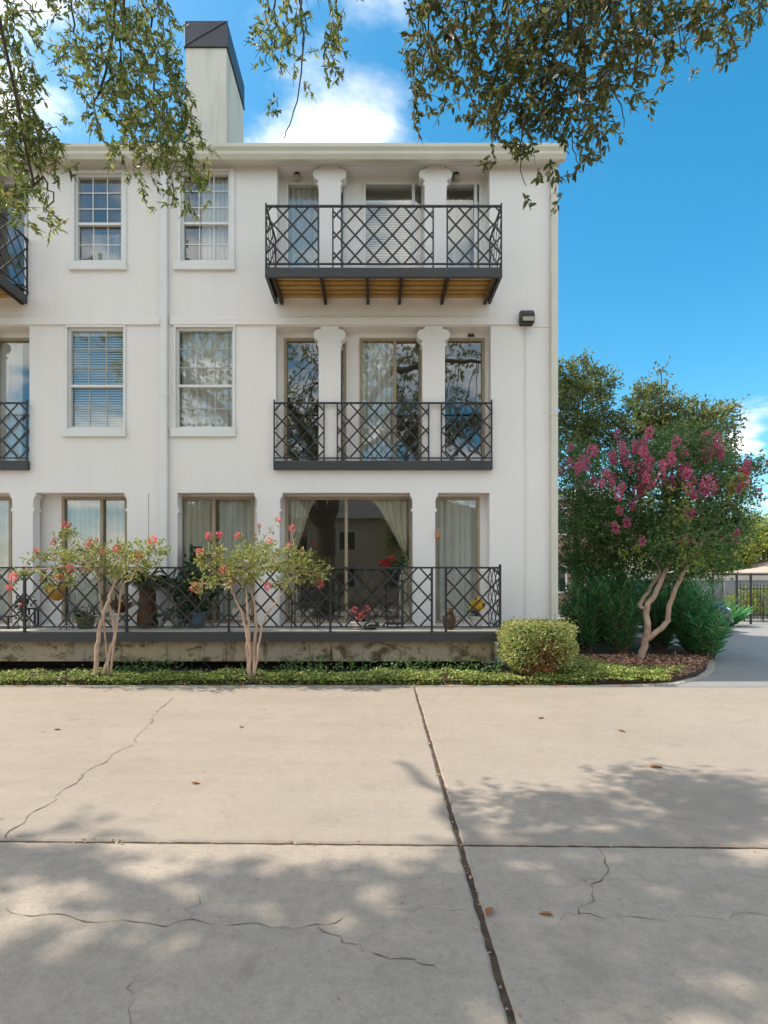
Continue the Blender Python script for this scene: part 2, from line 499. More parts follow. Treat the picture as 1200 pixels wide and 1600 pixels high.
MT['mulch'] = leafmat('mulch_chip', [(.36, .18, .11), (.52, .29, .19), (.66, .42, .29), (.22, .11, .07)], 0, .95, .1)
MT['terracotta'] = simple('terracotta', (.45, .22, .12), (.36, .17, .09), 5, .85)
MT['pot_white'] = simple('white_glazed_pot', (.70, .70, .68), (.62, .62, .60), 4, .3)
MT['pot_green'] = simple('olive_glazed_pot', (.13, .14, .05), (.08, .10, .04), 4, .25)
MT['pot_blue'] = simple('slate_blue_pot', (.14, .20, .27), (.10, .15, .21), 4, .3)
MT['coir'] = simple('ochre_coir', (.55, .32, .08), (.42, .22, .05), 20, .95, bump=.7)
MT['brown'] = simple('brown_resin', (.13, .065, .03), (.07, .035, .018), 12, .6, bump=.5)
MT['lamp'] = simple('bronze_lamp_metal', (.055, .05, .045), (.04, .035, .03), 6, .45, .4)
MT['lens'] = simple('frosted_lens', (.45, .40, .30), (.38, .33, .24), 6, .3)
MT['brick'] = None
k = NT('salmon_brick'); co = k.coord('World')
bt = k.n('ShaderNodeTexBrick'); bt.inputs['Scale'].default_value = 5
bt.inputs['Color1'].default_value = (.45, .20, .14, 1); bt.inputs['Color2'].default_value = (.52, .27, .19, 1); bt.inputs['Mortar'].default_value = (.5, .45, .4, 1)
sx = k.n('ShaderNodeSeparateXYZ'); cx = k.n('ShaderNodeCombineXYZ'); k.l(co, sx.inputs[0]); k.l(sx.outputs[0], cx.inputs[0]); k.l(sx.outputs[2], cx.inputs[1]); k.l(cx.outputs[0], bt.inputs['Vector'])
k.pbr(bt.outputs[0], .9, 0, .2); MT['brick'] = k.m
MT['tile'] = simple('salmon_roof_tile', (.48, .32, .26), (.54, .42, .35), 3, .8)
MT['grey_wall'] = simple('grey_block_wall', (.30, .30, .31), (.24, .24, .25), 2, .9, bump=.3)
MT['tan_wall'] = simple('tan_house_wall', (.60, .46, .32), (.52, .39, .27), 1, .9)
MT['car'] = simple('navy_car_paint', (.02, .025, .04), (.022, .028, .045), 2, .12, 0, .8)
MT['rubber'] = simple('tyre_rubber', (.02, .02, .02), (.03, .03, .03), 9, .9)
MT['chrome'] = simple('silver_metal', (.6, .6, .62), (.5, .5, .52), 5, .25, .9)
MT['headlight'] = simple('headlight_lens', (.75, .78, .8), (.6, .63, .66), 8, .1)
MT['car_glass'] = simple('dark_car_glass', (.015, .018, .02), (.02, .02, .022), 3, .05, 0, .9)
MT['wire'] = simple('white_wire', (.75, .75, .73), (.65, .65, .63), 5, .4)

# ================================================================== SETTING: ground, driveway, bed
g = MB(); g.quad((-600, -600, -.16), (600, -600, -.16), (600, 900, -.16), (-600, 900, -.16))
tag(g.build('ground', MT['grass_ground'], origin=(0, 0, -.16)), kind='structure')

drive = link(bpy.data.objects.new('driveway', None)); put(drive, None, (0, 4, 0)); tag(drive, 'pale concrete driveway of large cast slabs', kind='structure')
JX = lambda y: .5 + (y-2)*.0156                         # the long joint
JY = lambda x: 3.355 - .019*x                           # the cross joint
h = .014
_er = random.Random(77)
def ragged(pts):
    out = []
    for i in range(len(pts)):
        a, b = Vector(pts[i]), Vector(pts[(i+1) % len(pts)]); L = (b-a).length
        nn = Vector((-(b-a).y, (b-a).x)).normalized(); m = max(2, int(L/.06))
        for j in range(m):
            p = a.lerp(b, j/m)
            if j and abs(p.x) < 5 and p.y > 1: p = p + nn*max(-.004, _er.gauss(.001, .003))
            elif j: continue
            out.append((p.x, p.y))
    return out
def slab(pts, m, name='concrete_slab'):
    pts = ragged(pts)
    return MB().prism_z(pts, -.12, 0, .010).build(name, m, drive, origin=(sum(p[0] for p in pts)/len(pts), sum(p[1] for p in pts)/len(pts), -.12))
YB = 8.17
sl = {}
sl['bl'] = slab([(-14, JY(-14)+h), (JX(3.37)-h, JY(.5)+h), (JX(YB)-h*.8, YB), (-14, YB)], MT['conc_back'])
sl['br'] = slab([(JX(3.37)+h, JY(.5)+h), (24, JY(24)+h), (24, YB), (JX(YB)+h*.8, YB)], MT['conc_back'])
sl['fl'] = slab([(-14, -8), (JX(-8)-h*1.2, -8), (JX(3.3)-h*1.1, JY(.5)-h), (-14, JY(-14)-h)], MT['conc_front'])
sl['fr'] = slab([(JX(-8)+h*1.2, -8), (24, -8), (24, JY(24)-h), (JX(3.3)+h*1.1, JY(.5)-h)], MT['conc_front'])
MB().quad((-14, -8, -.011), (24, -8, -.011), (24, YB, -.011), (-14, YB, -.011)).build('joint_filler', MT['joint'], drive)
# cracks, thin ragged lines of dirt lying in the surface
def crack(pxs, w, seed, par):
    rg = random.Random(seed); pts = []
    gp = [GP(*p) for p in pxs]
    for i in range(len(gp)-1):
        L = (gp[i+1]-gp[i]).length; m = max(3, int(L/.05))
        for j in range(m):
            t = j/m; p = gp[i].lerp(gp[i+1], t)
            nn = (gp[i+1]-gp[i]).normalized(); nn = Vector((-nn.y, nn.x, 0))
            pts.append(p + nn*rg.gauss(0, .007) + nn*.02*math.sin(t*5+seed))
    pts.append(gp[-1])
    mb = MB(); n = len(pts)
    for i in range(n-1):
        d = (pts[i+1]-pts[i]); d = d.normalized() if d.length > 1e-6 else Vector((1, 0, 0)); s = Vector((-d.y, d.x, 0))
        wa = .75*w*(rg.uniform(.05, .9) if rg.random() < .8 else 1.6)*.36
        if i == 0: prev = (pts[0]+s*.001, pts[0]-s*.001)
        cur = (pts[i+1]+s*wa, pts[i+1]-s*wa)
        mb.quad(Vector((*prev[1].xy, .003)), Vector((*cur[1].xy, .003)), Vector((*cur[0].xy, .003)), Vector((*prev[0].xy, .003)))
        prev = cur
    mb.build('crack', MT['crack'], par)
crack([(268, 1090), (236, 1125), (210, 1160), (170, 1185), (125, 1215), (85, 1250), (35, 1282), (8, 1310)], .016, 1, sl['bl'])
crack([(0, 1426), (90, 1430), (190, 1441), (300, 1440), (390, 1445), (495, 1448), (535, 1435)], .008, 2, sl['fl'])
crack([(495, 1448), (530, 1465), (560, 1480), (590, 1494), (650, 1500)], .009, 3, sl['fl'])
crack([(650, 1500), (690, 1518), (725, 1528)], .006, 4, sl['fl'])
crack([(318, 1398), (300, 1420), (298, 1441)], .007, 5, sl['fl'])
crack([(936, 1325), (950, 1357), (925, 1390), (905, 1430)], .012, 6, sl['fr'])
crack([(905, 1430), (960, 1434), (1060, 1437), (1150, 1432), (1260, 1428)], .007, 7, sl['fr'])
crack([(605, 1425), (660, 1422), (735, 1420)], .006, 8, sl['fl'])
crack([(206, 1535), (205, 1560), (206, 1610)], .006, 9, sl['fl'])
crack([(870, 1434), (900, 1430)], .006, 11, sl['fr'])

# side drive running back beside the building, the bed, the kerb
side = MB().prism_z([(3.4, YB+.03), (30, YB+.03), (30, 40), (6.0, 40), (6.0, 11.2), (5.0, 9.6)], -.12, -.004)
tag(side.build('side_driveway', MT['asphalt']), 'grey concrete lane running back beside the building', kind='structure')
bedc = [(4.5, 8.47), (5.2, 9.0), (5.75, 9.65), (6.35, 10.6), (6.85, 11.6)]
bed = MB().prism_z([(-14, YB+.14), (3.2, YB+.14), (3.9, 8.34)] + bedc + [(6.85, 24), (-14, 24)], -.1, .07)
tag(bed.build('planting_bed', MT['soil']), 'dark soil planting bed along the building', kind='structure')
kp = [(-14, YB+.015), (3.2, YB+.015), (3.95, 8.24)] + [(x+.09, y-.09) for x, y in bedc]
kb = MB()
for i in range(len(kp)-1):
    a, b = Vector((*kp[i], 0)), Vector((*kp[i+1], 0)); d = (b-a).normalized(); s = Vector((-d.y, d.x, 0))*.115
    kb.prism_z([tuple(a), tuple(b), tuple(b+s), tuple(a+s)], -.1, .009 + .0005*i, .004)
tag(kb.build('kerb', MT['kerb']), 'low concrete kerb with worn red paint', kind='structure')

# ================================================================== APARTMENT BUILDING
BX0, BX1, BY1, ZT = -11.6, X(872, 10), 22.0, 9.12
bld = thing('apartment_building', 'white stucco three-storey apartment building with black lattice balconies', 'building', (-4, 10, 0))
ZF = (.74, 3.68, 6.65)                         # floors
YR = 10.27                                     # back of the loggias
DXL = -8.287                                   # the next bay to the left
def wall_holes(mb, x0, x1, z0, z1, Y, holes):
    xs = sorted({x0, x1, *[v for hh in holes for v in hh[:2] if x0 < v < x1]})
    zs = sorted({z0, z1, *[v for hh in holes for v in hh[2:4] if z0 < v < z1]})
    for i in range(len(xs)-1):
        for j in range(len(zs)-1):
            cx, cz = (xs[i]+xs[i+1])/2, (zs[j]+zs[j+1])/2
            if any(hh[0] < cx < hh[1] and hh[2] < cz < hh[3] for hh in holes): continue
            mb.quad((xs[i], Y, zs[j]), (xs[i+1], Y, zs[j]), (xs[i+1], Y, zs[j+1]), (xs[i], Y, zs[j+1]))
    for a, b, c, d, dep in holes:
        a, b = max(a, x0), min(b, x1); e = Y+dep
        mb.quad((a, Y, c), (a, Y, d), (a, e, d), (a, e, c)); mb.quad((b, Y, c), (b, e, c), (b, e, d), (b, Y, d))
        mb.quad((a, Y, d), (b, Y, d), (b, e, d), (a, e, d)); mb.quad((a, Y, c), (a, e, c), (b, e, c), (b, Y, c))
W10 = lambda px: X(px, 10)
Z10 = lambda py: Z(py, 10)
OT = (3.13, 6.12, 9.0)                         # tops of the loggia openings
DEP = YR-10
# sash windows: casing box, glass box, meeting rail (pixels on the wall plane)
WINS = [((113, 198, 267, 410), (120, 188, 273, 405), 348, 'a3'), ((277, 367, 264, 410), (286, 356, 269, 405), 347, 'b3'),
        ((103, 197, 507, 670), (109, 191, 514, 666), 602, 'a2'), ((272, 368, 507, 670), (278, 362, 514, 666), 602, 'b2')]
holes = []
for cs, gs, mr, nm in WINS:
    holes.append((W10(gs[0]-4), W10(gs[1]+4), Z10(gs[3]+3), Z10(gs[2]-3), .14))
loggias = []
for f, (a, b) in ((1, (431, 767)), (2, (433, 765))):
    loggias.append((W10(a), W10(b), ZF[f], OT[f])); loggias.append((W10(a)+DXL, W10(b)+DXL, ZF[f], OT[f]))
gopen = [(BX0+.5, W10(232), ZF[0], OT[0]), (W10(277), W10(765), ZF[0], OT[0])]
for l in loggias + gopen:
    holes.append((*l, DEP))
w = MB(); wall_holes(w, BX0, BX1, -.1, ZT, 10.0, holes)
w.build('front_wall', MT['stucco'], bld)
# other faces of the shell
w = MB()
w.quad((BX1, 10, -.1), (BX1, BY1, -.1), (BX1, BY1, ZT), (BX1, 10, ZT)); w.quad((BX0, BY1, -.1), (BX0, 10, -.1), (BX0, 10, ZT), (BX0, BY1, ZT))
w.quad((BX1, BY1, -.1), (BX0, BY1, -.1), (BX0, BY1, ZT), (BX1, BY1, ZT))
w.build('side_wall', MT['stucco'], bld)
# floors and rooms behind the glass
w = MB()
for f in range(3):
    zt = ZF[f]-.003
    w.box(BX0+.02, BX1-.02, YR+.16, 15.2, zt-.3, zt)
w.box(BX0+.02, BX1-.02, YR+.16, 15.2, 9.02, 9.10)
w.box(BX0+.02, BX1-.02, 15.2, 15.35, .3, 9.0)
w.box(W10(255), W10(262), YR+.16, 15.2, .74, 9.02)
w.build('interior_room', MT['interior'], bld)
# roof, gutter, frieze
w = MB(); w.box(BX0-.2, BX1+.07, 9.86, BY1+.2, 9.125, 9.20)
w.build('roof', MT['roof'], bld)
gp_ = [(9.86, 8.95), (9.775, 8.95), (9.735, 9.02), (9.735, 9.07), (9.70, 9.12), (9.70, 9.18), (9.715, 9.18), (9.72, 9.125), (9.85, 9.09), (9.86, 9.18)]
MB().prism_x(gp_, BX0-.2, BX1+.06).build('gutter', MT['cream'], bld)
MB().box(BX0-.1, BX1+.03, 9.945, 9.997, 9.01, 9.122).build('frieze_board', MT['trim'], bld)
MB().box(BX0-.1, BX1+.05, 9.862, 9.944, 9.085, 9.122).build('soffit', MT['cream'], bld)
# string course above the second floor loggias
for a, b in ((BX0, W10(251)), (W10(266), W10(808))):
    MB().box(a, b, 9.962, 9.999, 6.135, 6.268).build('string_course', MT['stucco'], bld, bevel=.008)
MB().box(W10(808), BX1-.17, 9.985, 9.999, 6.105, 6.128).build('string_course', MT['stucco'], bld)
# faint control joint at the first-floor head
# downspouts
def spout(px0, px1, z0, z1, mname):
    a, b = W10(px0), W10(px1)
    d = MB(); d.box(a, b, 9.90, 9.985, z0, z1)
    o = d.build('downspout', MT[mname], bld, bevel=.012)
    for zz in (z0+.5, (z0+z1)/2, z1-.5):
        MB().box(a-.012, b+.012, 9.894, 9.995, zz, zz+.035).build('strap', MT[mname], o)
spout(253.5, 263.5, ZF[0]+.01, 8.93, 'trim')
spout(859, 868, .06, 8.93, 'cream')

# --- sash windows
def sash_window(cs, gs, mr, mm):
    x0, x1, z0, z1 = W10(cs[0]), W10(cs[1]), Z10(cs[3]), Z10(cs[2])
    gx0, gx1, gz0, gz1 = W10(gs[0]), W10(gs[1]), Z10(gs[3]), Z10(gs[2]); zm = Z10(mr)
    hx0, hx1, hz0, hz1 = W10(gs[0]-4), W10(gs[1]+4), Z10(gs[3]+3), Z10(gs[2]-3)
    c = MB()
    c.box(x0, hx0+.012, 9.972, 9.998, z0, z1); c.box(hx1-.012, x1, 9.972, 9.998, z0, z1)
    c.box(hx0+.012, hx1-.012, 9.972, 9.998, hz1-.012, z1)
    win = c.build('window', MT['trim'], bld, bevel=.006)
    MB().box(x0-.05, x1+.01, 9.945, 9.998, Z10(cs[3]+13), z0-.002).build('sill', MT['trim'], win, bevel=.006)
    MB().frame(hx0+.002, hx1-.002, hz0+.002, hz1-.002, gx0-hx0, 10.03, 10.11, gz0-hz0).build('frame', MT['trim'], win)
    MB().box(gx0+.001, gx1-.001, 10.028, 10.085, zm-.022, zm+.022).build('meeting_rail', MT['trim'], win)
    MB().box(gx0, gx1, 10.075, 10.081, zm+.02, gz1).build('pane', MT['glass'], win)
    MB().box(gx0, gx1, 10.093, 10.099, gz0, zm-.005).build('pane', MT['glass'], win)
    ww = gx1-gx0
    for i in (1, 2):
        xx = gx0+ww*i/3
        MB().box(xx-.008, xx+.008, 10.062, 10.074, zm+.022, gz1).build('muntin', MT[mm], win)
        MB().box(xx-.008, xx+.008, 10.086, 10.0925, gz0, zm-.023).build('muntin', MT[mm], win)
    for i in (1, 2):
        zz = zm+(gz1-zm)*i/3
        MB().box(gx0, gx1, 10.061, 10.0735, zz-.008, zz+.008).build('muntin', MT[mm], win)
    zz = gz0+(zm-gz0)*.47
    MB().box(gx0, gx1, 10.0855, 10.092, zz-.008, zz+.008).build('muntin', MT[mm], win)
    return gx0, gx1, gz0, gz1
wb = {nm: sash_window(cs, gs, mr, 'trim' if nm[1] == '3' else 'muntin2') for cs, gs, mr, nm in WINS}

def curtain(x0, x1, z0, z1, Y, label, mat='sheer', waves=9, amp=.03, seed=0, group=None):
    rg = random.Random(seed); mb = MB(); n = max(24, int(waves*10)); rows = 5
    ph = [rg.uniform(0, 6.28) for _ in range(3)]
    def yy(t, r):
        return Y + amp*(math.sin(waves*6.283*t+ph[0]+1.2*math.sin(5*t+ph[1])) + .4*math.sin(waves*14*t+ph[2])) * (.7+.3*r)
    for i in range(n+1):
        t = i/n
        for j in range(rows):
            r = 1-j/(rows-1)
            mb.v.append((x0+(x1-x0)*t, yy(t, r), z0+(z1-z0)*j/(rows-1)))
    for i in range(n):
        for j in range(rows-1):
            a = i*rows+j
            mb.f.append((a, a+rows, a+rows+1, a+1))
    o = mb.build('curtain', MT[mat], None, smooth=True)
    return tag(o, label, 'curtain', group)
def blind(x0, x1, z0, z1, Y, label, mat='blind'):
    b = thing('window_blind', label, 'blind', ((x0+x1)/2, Y, z0))
    MB().box(x0, x1, Y-.02, Y+.02, z1-.05, z1).build('head_rail', MT['trim'], b)
    me = None; z = z0
    while z < z1-.06:
        if me is None:
            s = MB(); s.quad((x0, Y-.016, z), (x1, Y-.016, z), (x1, Y+.014, z+.036), (x0, Y+.014, z+.036))
            o = s.build('slat', MT[mat], b); me = o.data; l0 = o.location.copy(); zz0 = z
        else:
            o = link(bpy.data.objects.new('slat', me)); o.parent = b; o.location = l0 + Vector((0, 0, z-zz0))
        z += .045
    return b
g_ = wb['b3']; curtain(g_[0]+.28, g_[1], g_[2], g_[3], 10.17, 'sheer white curtain behind the upper sash window nearer the chimney', waves=6, seed=3)
g_ = wb['b2']; curtain(g_[0]+.02, g_[1], g_[2], g_[3], 10.16, 'pleated sheer curtain filling the second-floor sash window right of the downspout', waves=7, seed=5)
g_ = wb['a2']; blind(g_[0], g_[1], g_[2]+.0, g_[3]-.02, 10.15, 'pale slatted blind in the second-floor sash window left of the downspout')
g_ = wb['a3']; curtain(g_[0], g_[1], g_[2], g_[2]+.75, 10.5, 'dim sheer curtain low behind the upper left sash window', waves=7, seed=8)

# --- loggia glazing
def door_unit(x0, x1, z0, z1, mull, fm, fw=.05):
    fr_ = MB(); fr_.frame(x0, x1, z0, z1, fw, YR-.02, YR+.09)
    d = fr_.build('sliding_door', MT[fm], bld)
    ms_ = [x0+fw] + [X(m, YR) for m in mull] + [x1-fw]
    for m in ms_[1:-1]:
        MB().box(m-.028, m+.028, YR-.012, YR+.085, z0+fw, z1-fw).build('mullion', MT[fm], d)
    for i in range(len(ms_)-1):
        a = ms_[i]+(.028 if i else 0); b = ms_[i+1]-(.028 if i < len(ms_)-2 else 0)
        yy = YR+.03+.02*(i % 2)
        MB().box(a, b, yy, yy+.006, z0+fw, z1-fw).build('pane', MT['glass'], d)
    return d
XR = lambda px: X(px, YR)
def loggia(f, dx, units, fm, x0, x1):
    hs = [(XR(a)+dx-.0, XR(b)+dx, ZF[f]+.03, zt, .12) for a, b, mu, zt in units]
    mb = MB(); wall_holes(mb, x0, x1, ZF[f], OT[f], YR, hs)
    mb.build('loggia_wall', MT['stucco'], bld)
    for a, b, mu, zt in units:
        door_unit(XR(a)+dx+.002, XR(b)+dx-.002, ZF[f]+.032, zt-.002, [m + dx*FOC/YR for m in mu], fm)
u2 = [(444, 541, [], 6.02), (562, 659, [617], 6.02), (681, 757, [], 6.02)]
u3 = [(446, 541, [], 8.90), (567, 663, [646], 8.90), (681, 753, [743], 8.90)]
for dx in (0, DXL):
    loggia(1, dx, u2, 'bronze', W10(431)+dx, W10(767)+dx)
    loggia(2, dx, u3, 'trim', W10(433)+dx, W10(765)+dx)
loggia(0, 0, [(281, 397, [334], 3.095), (446, 644, [541], 3.095), (678, 749, [], 3.095)], 'bronze', W10(277), W10(765))
loggia(0, 0, [(-170, 19, [-60], 3.095), (97, 200, [159], 3.095)], 'bronze', BX0+.5, W10(232))

# --- columns with scalloped capitals
def capital_column(cx, hw, cw, z0, z1, y0=9.985, y1=10.19):
    pts = []
    prof = [(hw, z0), (hw, z1-.36), (hw+.03, z1-.345), (hw+.03, z1-.315), (hw, z1-.30), (hw+.005, z1-.27)]
    for i in range(9):
        a = -math.pi/2 + math.pi*i/8
        prof.append((hw+(cw-hw)*(.25+.75*math.cos(a)), z1-.155+.09*math.sin(a)))
    prof += [(hw*.82, z1-.05), (hw*.80, z1-.002)]
    pts = [(cx+r, z) for r, z in prof] + [(cx-r, z) for r, z in reversed(prof)]
    return MB().prism_y(pts, y0, y1).build('column', MT['stucco'], bld)
for f, cs in ((1, ((515, 17, 25), (677.5, 17.5, 25.5))), (2, ((515, 17, 26), (680.5, 17, 26)))):
    for dx in (0, DXL):
        for c, hw, cw in cs:
            capital_column(W10(c)+dx, hw/87, cw/87, ZF[f]+.001, OT[f]-.001)
def plain_column(px0, px1, scroll=(1, 1)):
    a, b, z0, z1 = W10(px0), W10(px1), ZF[0]+.001, OT[0]-.001
    def sidep(s):
        return [(0, z0), (0, z1-.34), (.028, z1-.33), (.028, z1-.29), (.004, z1-.275), (.004, z1-.15), (.012, z1-.10), (.035, z1-.07), (.05, z1-.045), (.05, z1)] if s else [(0, z0), (0, z1)]
    pts = [(b+d, z) for d, z in sidep(scroll[1])] + [(a-d, z) for d, z in reversed(sidep(scroll[0]))]
    MB().prism_y(pts, 9.986, 10.20).build('column', MT['stucco'], bld)
plain_column(20, 52); plain_column(199, 231.6, (1, 0)); plain_column(402, 437); plain_column(645, 680); plain_column(-170, -135)
MB().prism_y([(W10(277), 2.75), (W10(277)+.03, 2.78), (W10(277)+.03, 2.83), (W10(277), 2.85)], 9.99, 10.18).build('bracket_bead', MT['stucco'], bld)

# --- chimney
cy0, cy1 = 11.5, 13.04
ca, cb = X(288, cy0), X(355, cy0)
zc0, zc1, zc2 = 9.2, Z(68, cy0), Z(32, cy0)
ch = MB().box(ca+.02, cb-.02, cy0+.02, cy1-.02, zc0-.05, zc1).build('chimney', MT['chimney'], bld)
MB().box(ca, cb, cy0, cy1, zc1-.06, zc2).build('metal_cap', MT['cap'], ch, bevel=.01)
s = MB(); s.tube([(ca+.02, cy0-.004, zc1-.04), (cb-.02, cy0-.004, zc2-.02)], .014, 6)
s.tube([(cb+.002, cy0, zc1-.06), (cb+.002, cy0, zc2)], .012, 6)
s.build('seam', MT['cap'], ch)
MB().box(ca-.012, cb+.012, cy0-.012, cy1+.012, zc1-.075, zc1-.062).build('drip_edge', MT['lamp'], ch)

# --- lattice railings
UB = bpy.data.meshes.new('lattice_bar')
_v = [(x, y, z) for z in (-.014, .014) for y in (-.004, .004) for x in (0, 1)]
UB.from_pydata(_v, [], [(0, 2, 3, 1), (4, 5, 7, 6), (0, 1, 5, 4), (2, 6, 7, 3), (0, 4, 6, 2), (1, 3, 7, 5)])
UB.materials.append(MT['iron'])
PITCH = (.305, .335)
def lattice(parent, A, u, wd, ht):
    A = Vector(A); u = Vector(u).normalized(); n = Vector((0, 0, 1)).cross(u)
    px_, pz_ = PITCH; kk = pz_/px_
    pw = WLOC[parent.name]
    for fam in (1, -1):
        c0 = wd/2 - (ht/kk/2)*fam
        i = -40
        while i < 40:
            x0 = c0 + px_*(i+.5); i += 1                      # line x = x0 + fam*z/kk
            zs_ = []
            z_lo, z_hi = 0.0, ht
            for xb in (0, wd):
                zc_ = (xb-x0)*kk*fam
                if fam*1 > 0:
                    if xb == 0: z_lo = max(z_lo, zc_)
                    else: z_hi = min(z_hi, zc_)
                else:
                    if xb == 0: z_hi = min(z_hi, zc_)
                    else: z_lo = max(z_lo, zc_)
            if z_hi - z_lo < .03: continue
            p = A + u*(x0+fam*z_lo/kk) + Vector((0, 0, z_lo)) + n*.0045*fam
            q = A + u*(x0+fam*z_hi/kk) + Vector((0, 0, z_hi)) + n*.0045*fam
            d = q-p; L = d.length; d.normalize(); ez = d.cross(n)
            o = link(bpy.data.objects.new('lattice_bar', UB)); o.parent = parent
            M4 = Matrix(((d.x*L, n.x, ez.x, 0), (d.y*L, n.y, ez.y, 0), (d.z*L, n.z, ez.z, 0), (0, 0, 0, 1)))
            M4.translation = p - pw
            o.matrix_local = M4
def rail(parent, p, q, w_, h_, name):
    p, q = Vector(p), Vector(q); d = (q-p).normalized(); s = Vector((-d.y, d.x, 0))*w_/2
    mb = MB(); mb.v = [tuple(a+b+Vector((0, 0, zz))) for zz in (-h_/2, h_/2) for a, b in ((p, -s), (q, -s), (q, s), (p, s))]
    mb.f = [(0, 3, 2, 1), (4, 5, 6, 7), (0, 1, 5, 4), (1, 2, 6, 5), (2, 3, 7, 6), (3, 0, 4, 7)]
    return mb.build(name, MT['iron'], parent)
def post(parent, x, y, z0, z1, w_=.024):
    MB().box(x-w_/2, x+w_/2, y-w_/2, y+w_/2, z0, z1).build('post', MT['iron'], parent)

# third-floor balcony (beam, joists, planks, railing)
YF = 9.06
def balcony(dx, full=True):
    x0, x1 = W10(430)+dx, W10(766)+dx
    zt = 6.65; zb = 6.50
    bm = MB()
    bm.box(x0, x1, YF, YF+.05, zb, zt); bm.box(x0, x0+.05, YF+.051, 9.96, zb, zt-.002); bm.box(x1-.05, x1, YF+.051, 9.96, zb, zt-.002)
    b = bm.build('balcony', MT['beam'], bld)
    n = 5
    for i in range(6):
        y0_ = YF+.062+i*.15
        MB().box(x0+.055, x1-.055, y0_, y0_+.102, zt-.04, zt-.018).build('deck_plank', MT['lumber' if i % 2 else 'lumber2'], b)
    MB().box(x0+.052, x1-.052, YF+.053, 9.985, zt-.011, zt-.004).build('gap_light_block', MT['iron'], b)  # added dark sheet, blocks light so the plank gaps look dark from below
    pj = (441, 509, 575, 624, 690, 757)
    for p_ in pj:
        xx = (p_-584)/87 + dx
        MB().box(xx-.024, xx+.024, YF+.056, 9.985, zb-.004, zt-.053).build('joist', MT['dark_wood'], b)
    for xx in (x0+.10, x1-.135):
        MB().box(xx, xx+.035, YF+.058, 9.98, zb+.02, zb+.055).build('side_ledger', MT['lumber'], b)
    zr0, zr1 = zt+.07, 7.66
    px2x = lambda p_: X(p_, YF)+dx
    xs = [x0+.012, px2x(497.5), px2x(520), px2x(677), px2x(699), x1-.012]
    rail(b, (x0+.001, YF+.02, zr1), (x1-.001, YF+.02, zr1), .032, .028, 'top_rail')
    rail(b, (x0+.001, YF+.02, zr0), (x1-.001, YF+.02, zr0), .028, .02, 'bottom_rail')
    for i, xx in enumerate(xs):
        post(b, xx, YF+.02, zt+.001, zr1+(.05 if i in (0, 5) else -.015))
    for i in (0, 2, 4):
        if full or i == 4:
            lattice(b, (xs[i], YF+.02, zr0+.01), (1, 0, 0), xs[i+1]-xs[i], zr1-zr0-.02)
    for sx_ in (x0+.012, x1-.012):
        rail(b, (sx_, YF+.037, zr1), (sx_, 9.999, zr1), .03, .026, 'top_rail')
        rail(b, (sx_, YF+.037, zr0), (sx_, 9.999, zr0), .026, .02, 'bottom_rail')
        post(b, sx_, 9.97, zt, zr1-.013)
        if full or sx_ > x0+1:
            lattice(b, (sx_, YF+.04, zr0+.01), (0, 1, 0), 9.96-YF-.04, zr1-zr0-.02)
balcony(0); balcony(DXL, False)
# second-floor railing in front of the loggia
def juliet(dx, full=True):
    x0, x1 = W10(428.5)+dx, W10(768)+dx; y = 9.90
    zt = Z(720, y); zb = Z(733, y)
    b = MB().box(x0, x1, y, 9.999, zb, zt).build('balcony', MT['beam'], bld)
    zr0, zr1 = zt+.055, Z(629, y)
    xs = [x0+.012, X(506, y)+dx, X(527, y)+dx, X(670, y)+dx, X(690, y)+dx, x1-.012]
    rail(b, (x0, y+.03, zr1), (x1, y+.03, zr1), .032, .028, 'top_rail'); rail(b, (x0, y+.03, zr0), (x1, y+.03, zr0), .028, .02, 'bottom_rail')
    for i, xx in enumerate(xs):
        post(b, xx, y+.03, zt+.001, zr1+(.06 if i in (0, 5) else -.015))
    for i in (0, 2, 4):
        if full or i == 4:
            lattice(b, (xs[i], y+.03, zr0+.01), (1, 0, 0), xs[i+1]-xs[i], zr1-zr0-.02)
juliet(0); juliet(DXL, False)

# terrace
TX1 = X(783, YF)
MB().box(BX0, TX1, YF+.05, YR+.14, .60, .738).build('terrace_floor', MT['terrace'], bld)
tb = MB(); tb.box(BX0, TX1, YF-.01, YF+.049, .565, .715); tb.box(TX1+.001, TX1+.05, YF-.01, 9.996, .565, .715)
tb.build('terrace_beam', MT['beam'], bld)
MB().box(BX0, TX1-.06, YF+.16, YF+.36, .22, .598).build('terrace_base', MT['base'], bld)
MB().box(BX0, TX1-.2, YF+.62, YF+.80, -.05, .597).build('footing_gap_shade', MT['soil'], bld)  # set-back footing coloured dark to stand in for the shaded gap below the base
MB().box(BX1+.003, BX1+.55, 11.6, 16, -.05, .72).build('side_ledge', MT['grey_wall'], bld)
tr_ = thing('terrace_railing', 'long black iron lattice railing along the ground-floor terrace', 'railing', (-3, YF+.02, .74))
zr0, zr1 = .74+.06, Z(887, YF)
xs = [X(p, YF) for p in (-283, -123, 37, 197, 357, 516, 675, 697, 783)]
xs[-1] -= .012
rail(tr_, (xs[0]-.3, YF+.025, zr1), (xs[-1]+.01, YF+.025, zr1), .032, .03, 'top_rail')
rail(tr_, (xs[0]-.3, YF+.025, zr0), (xs[-1]+.01, YF+.025, zr0), .028, .022, 'bottom_rail')
for i, xx in enumerate(xs):
    post(tr_, xx, YF+.025, .70, zr1+(.055 if i == len(xs)-1 else .02 if i in (2,) else -.015), .036)
for i in (1, 2, 3, 4, 5, 7):
    lattice(tr_, (xs[i], YF+.025, zr0+.01), (1, 0, 0), xs[i+1]-xs[i], zr1-zr0-.02)
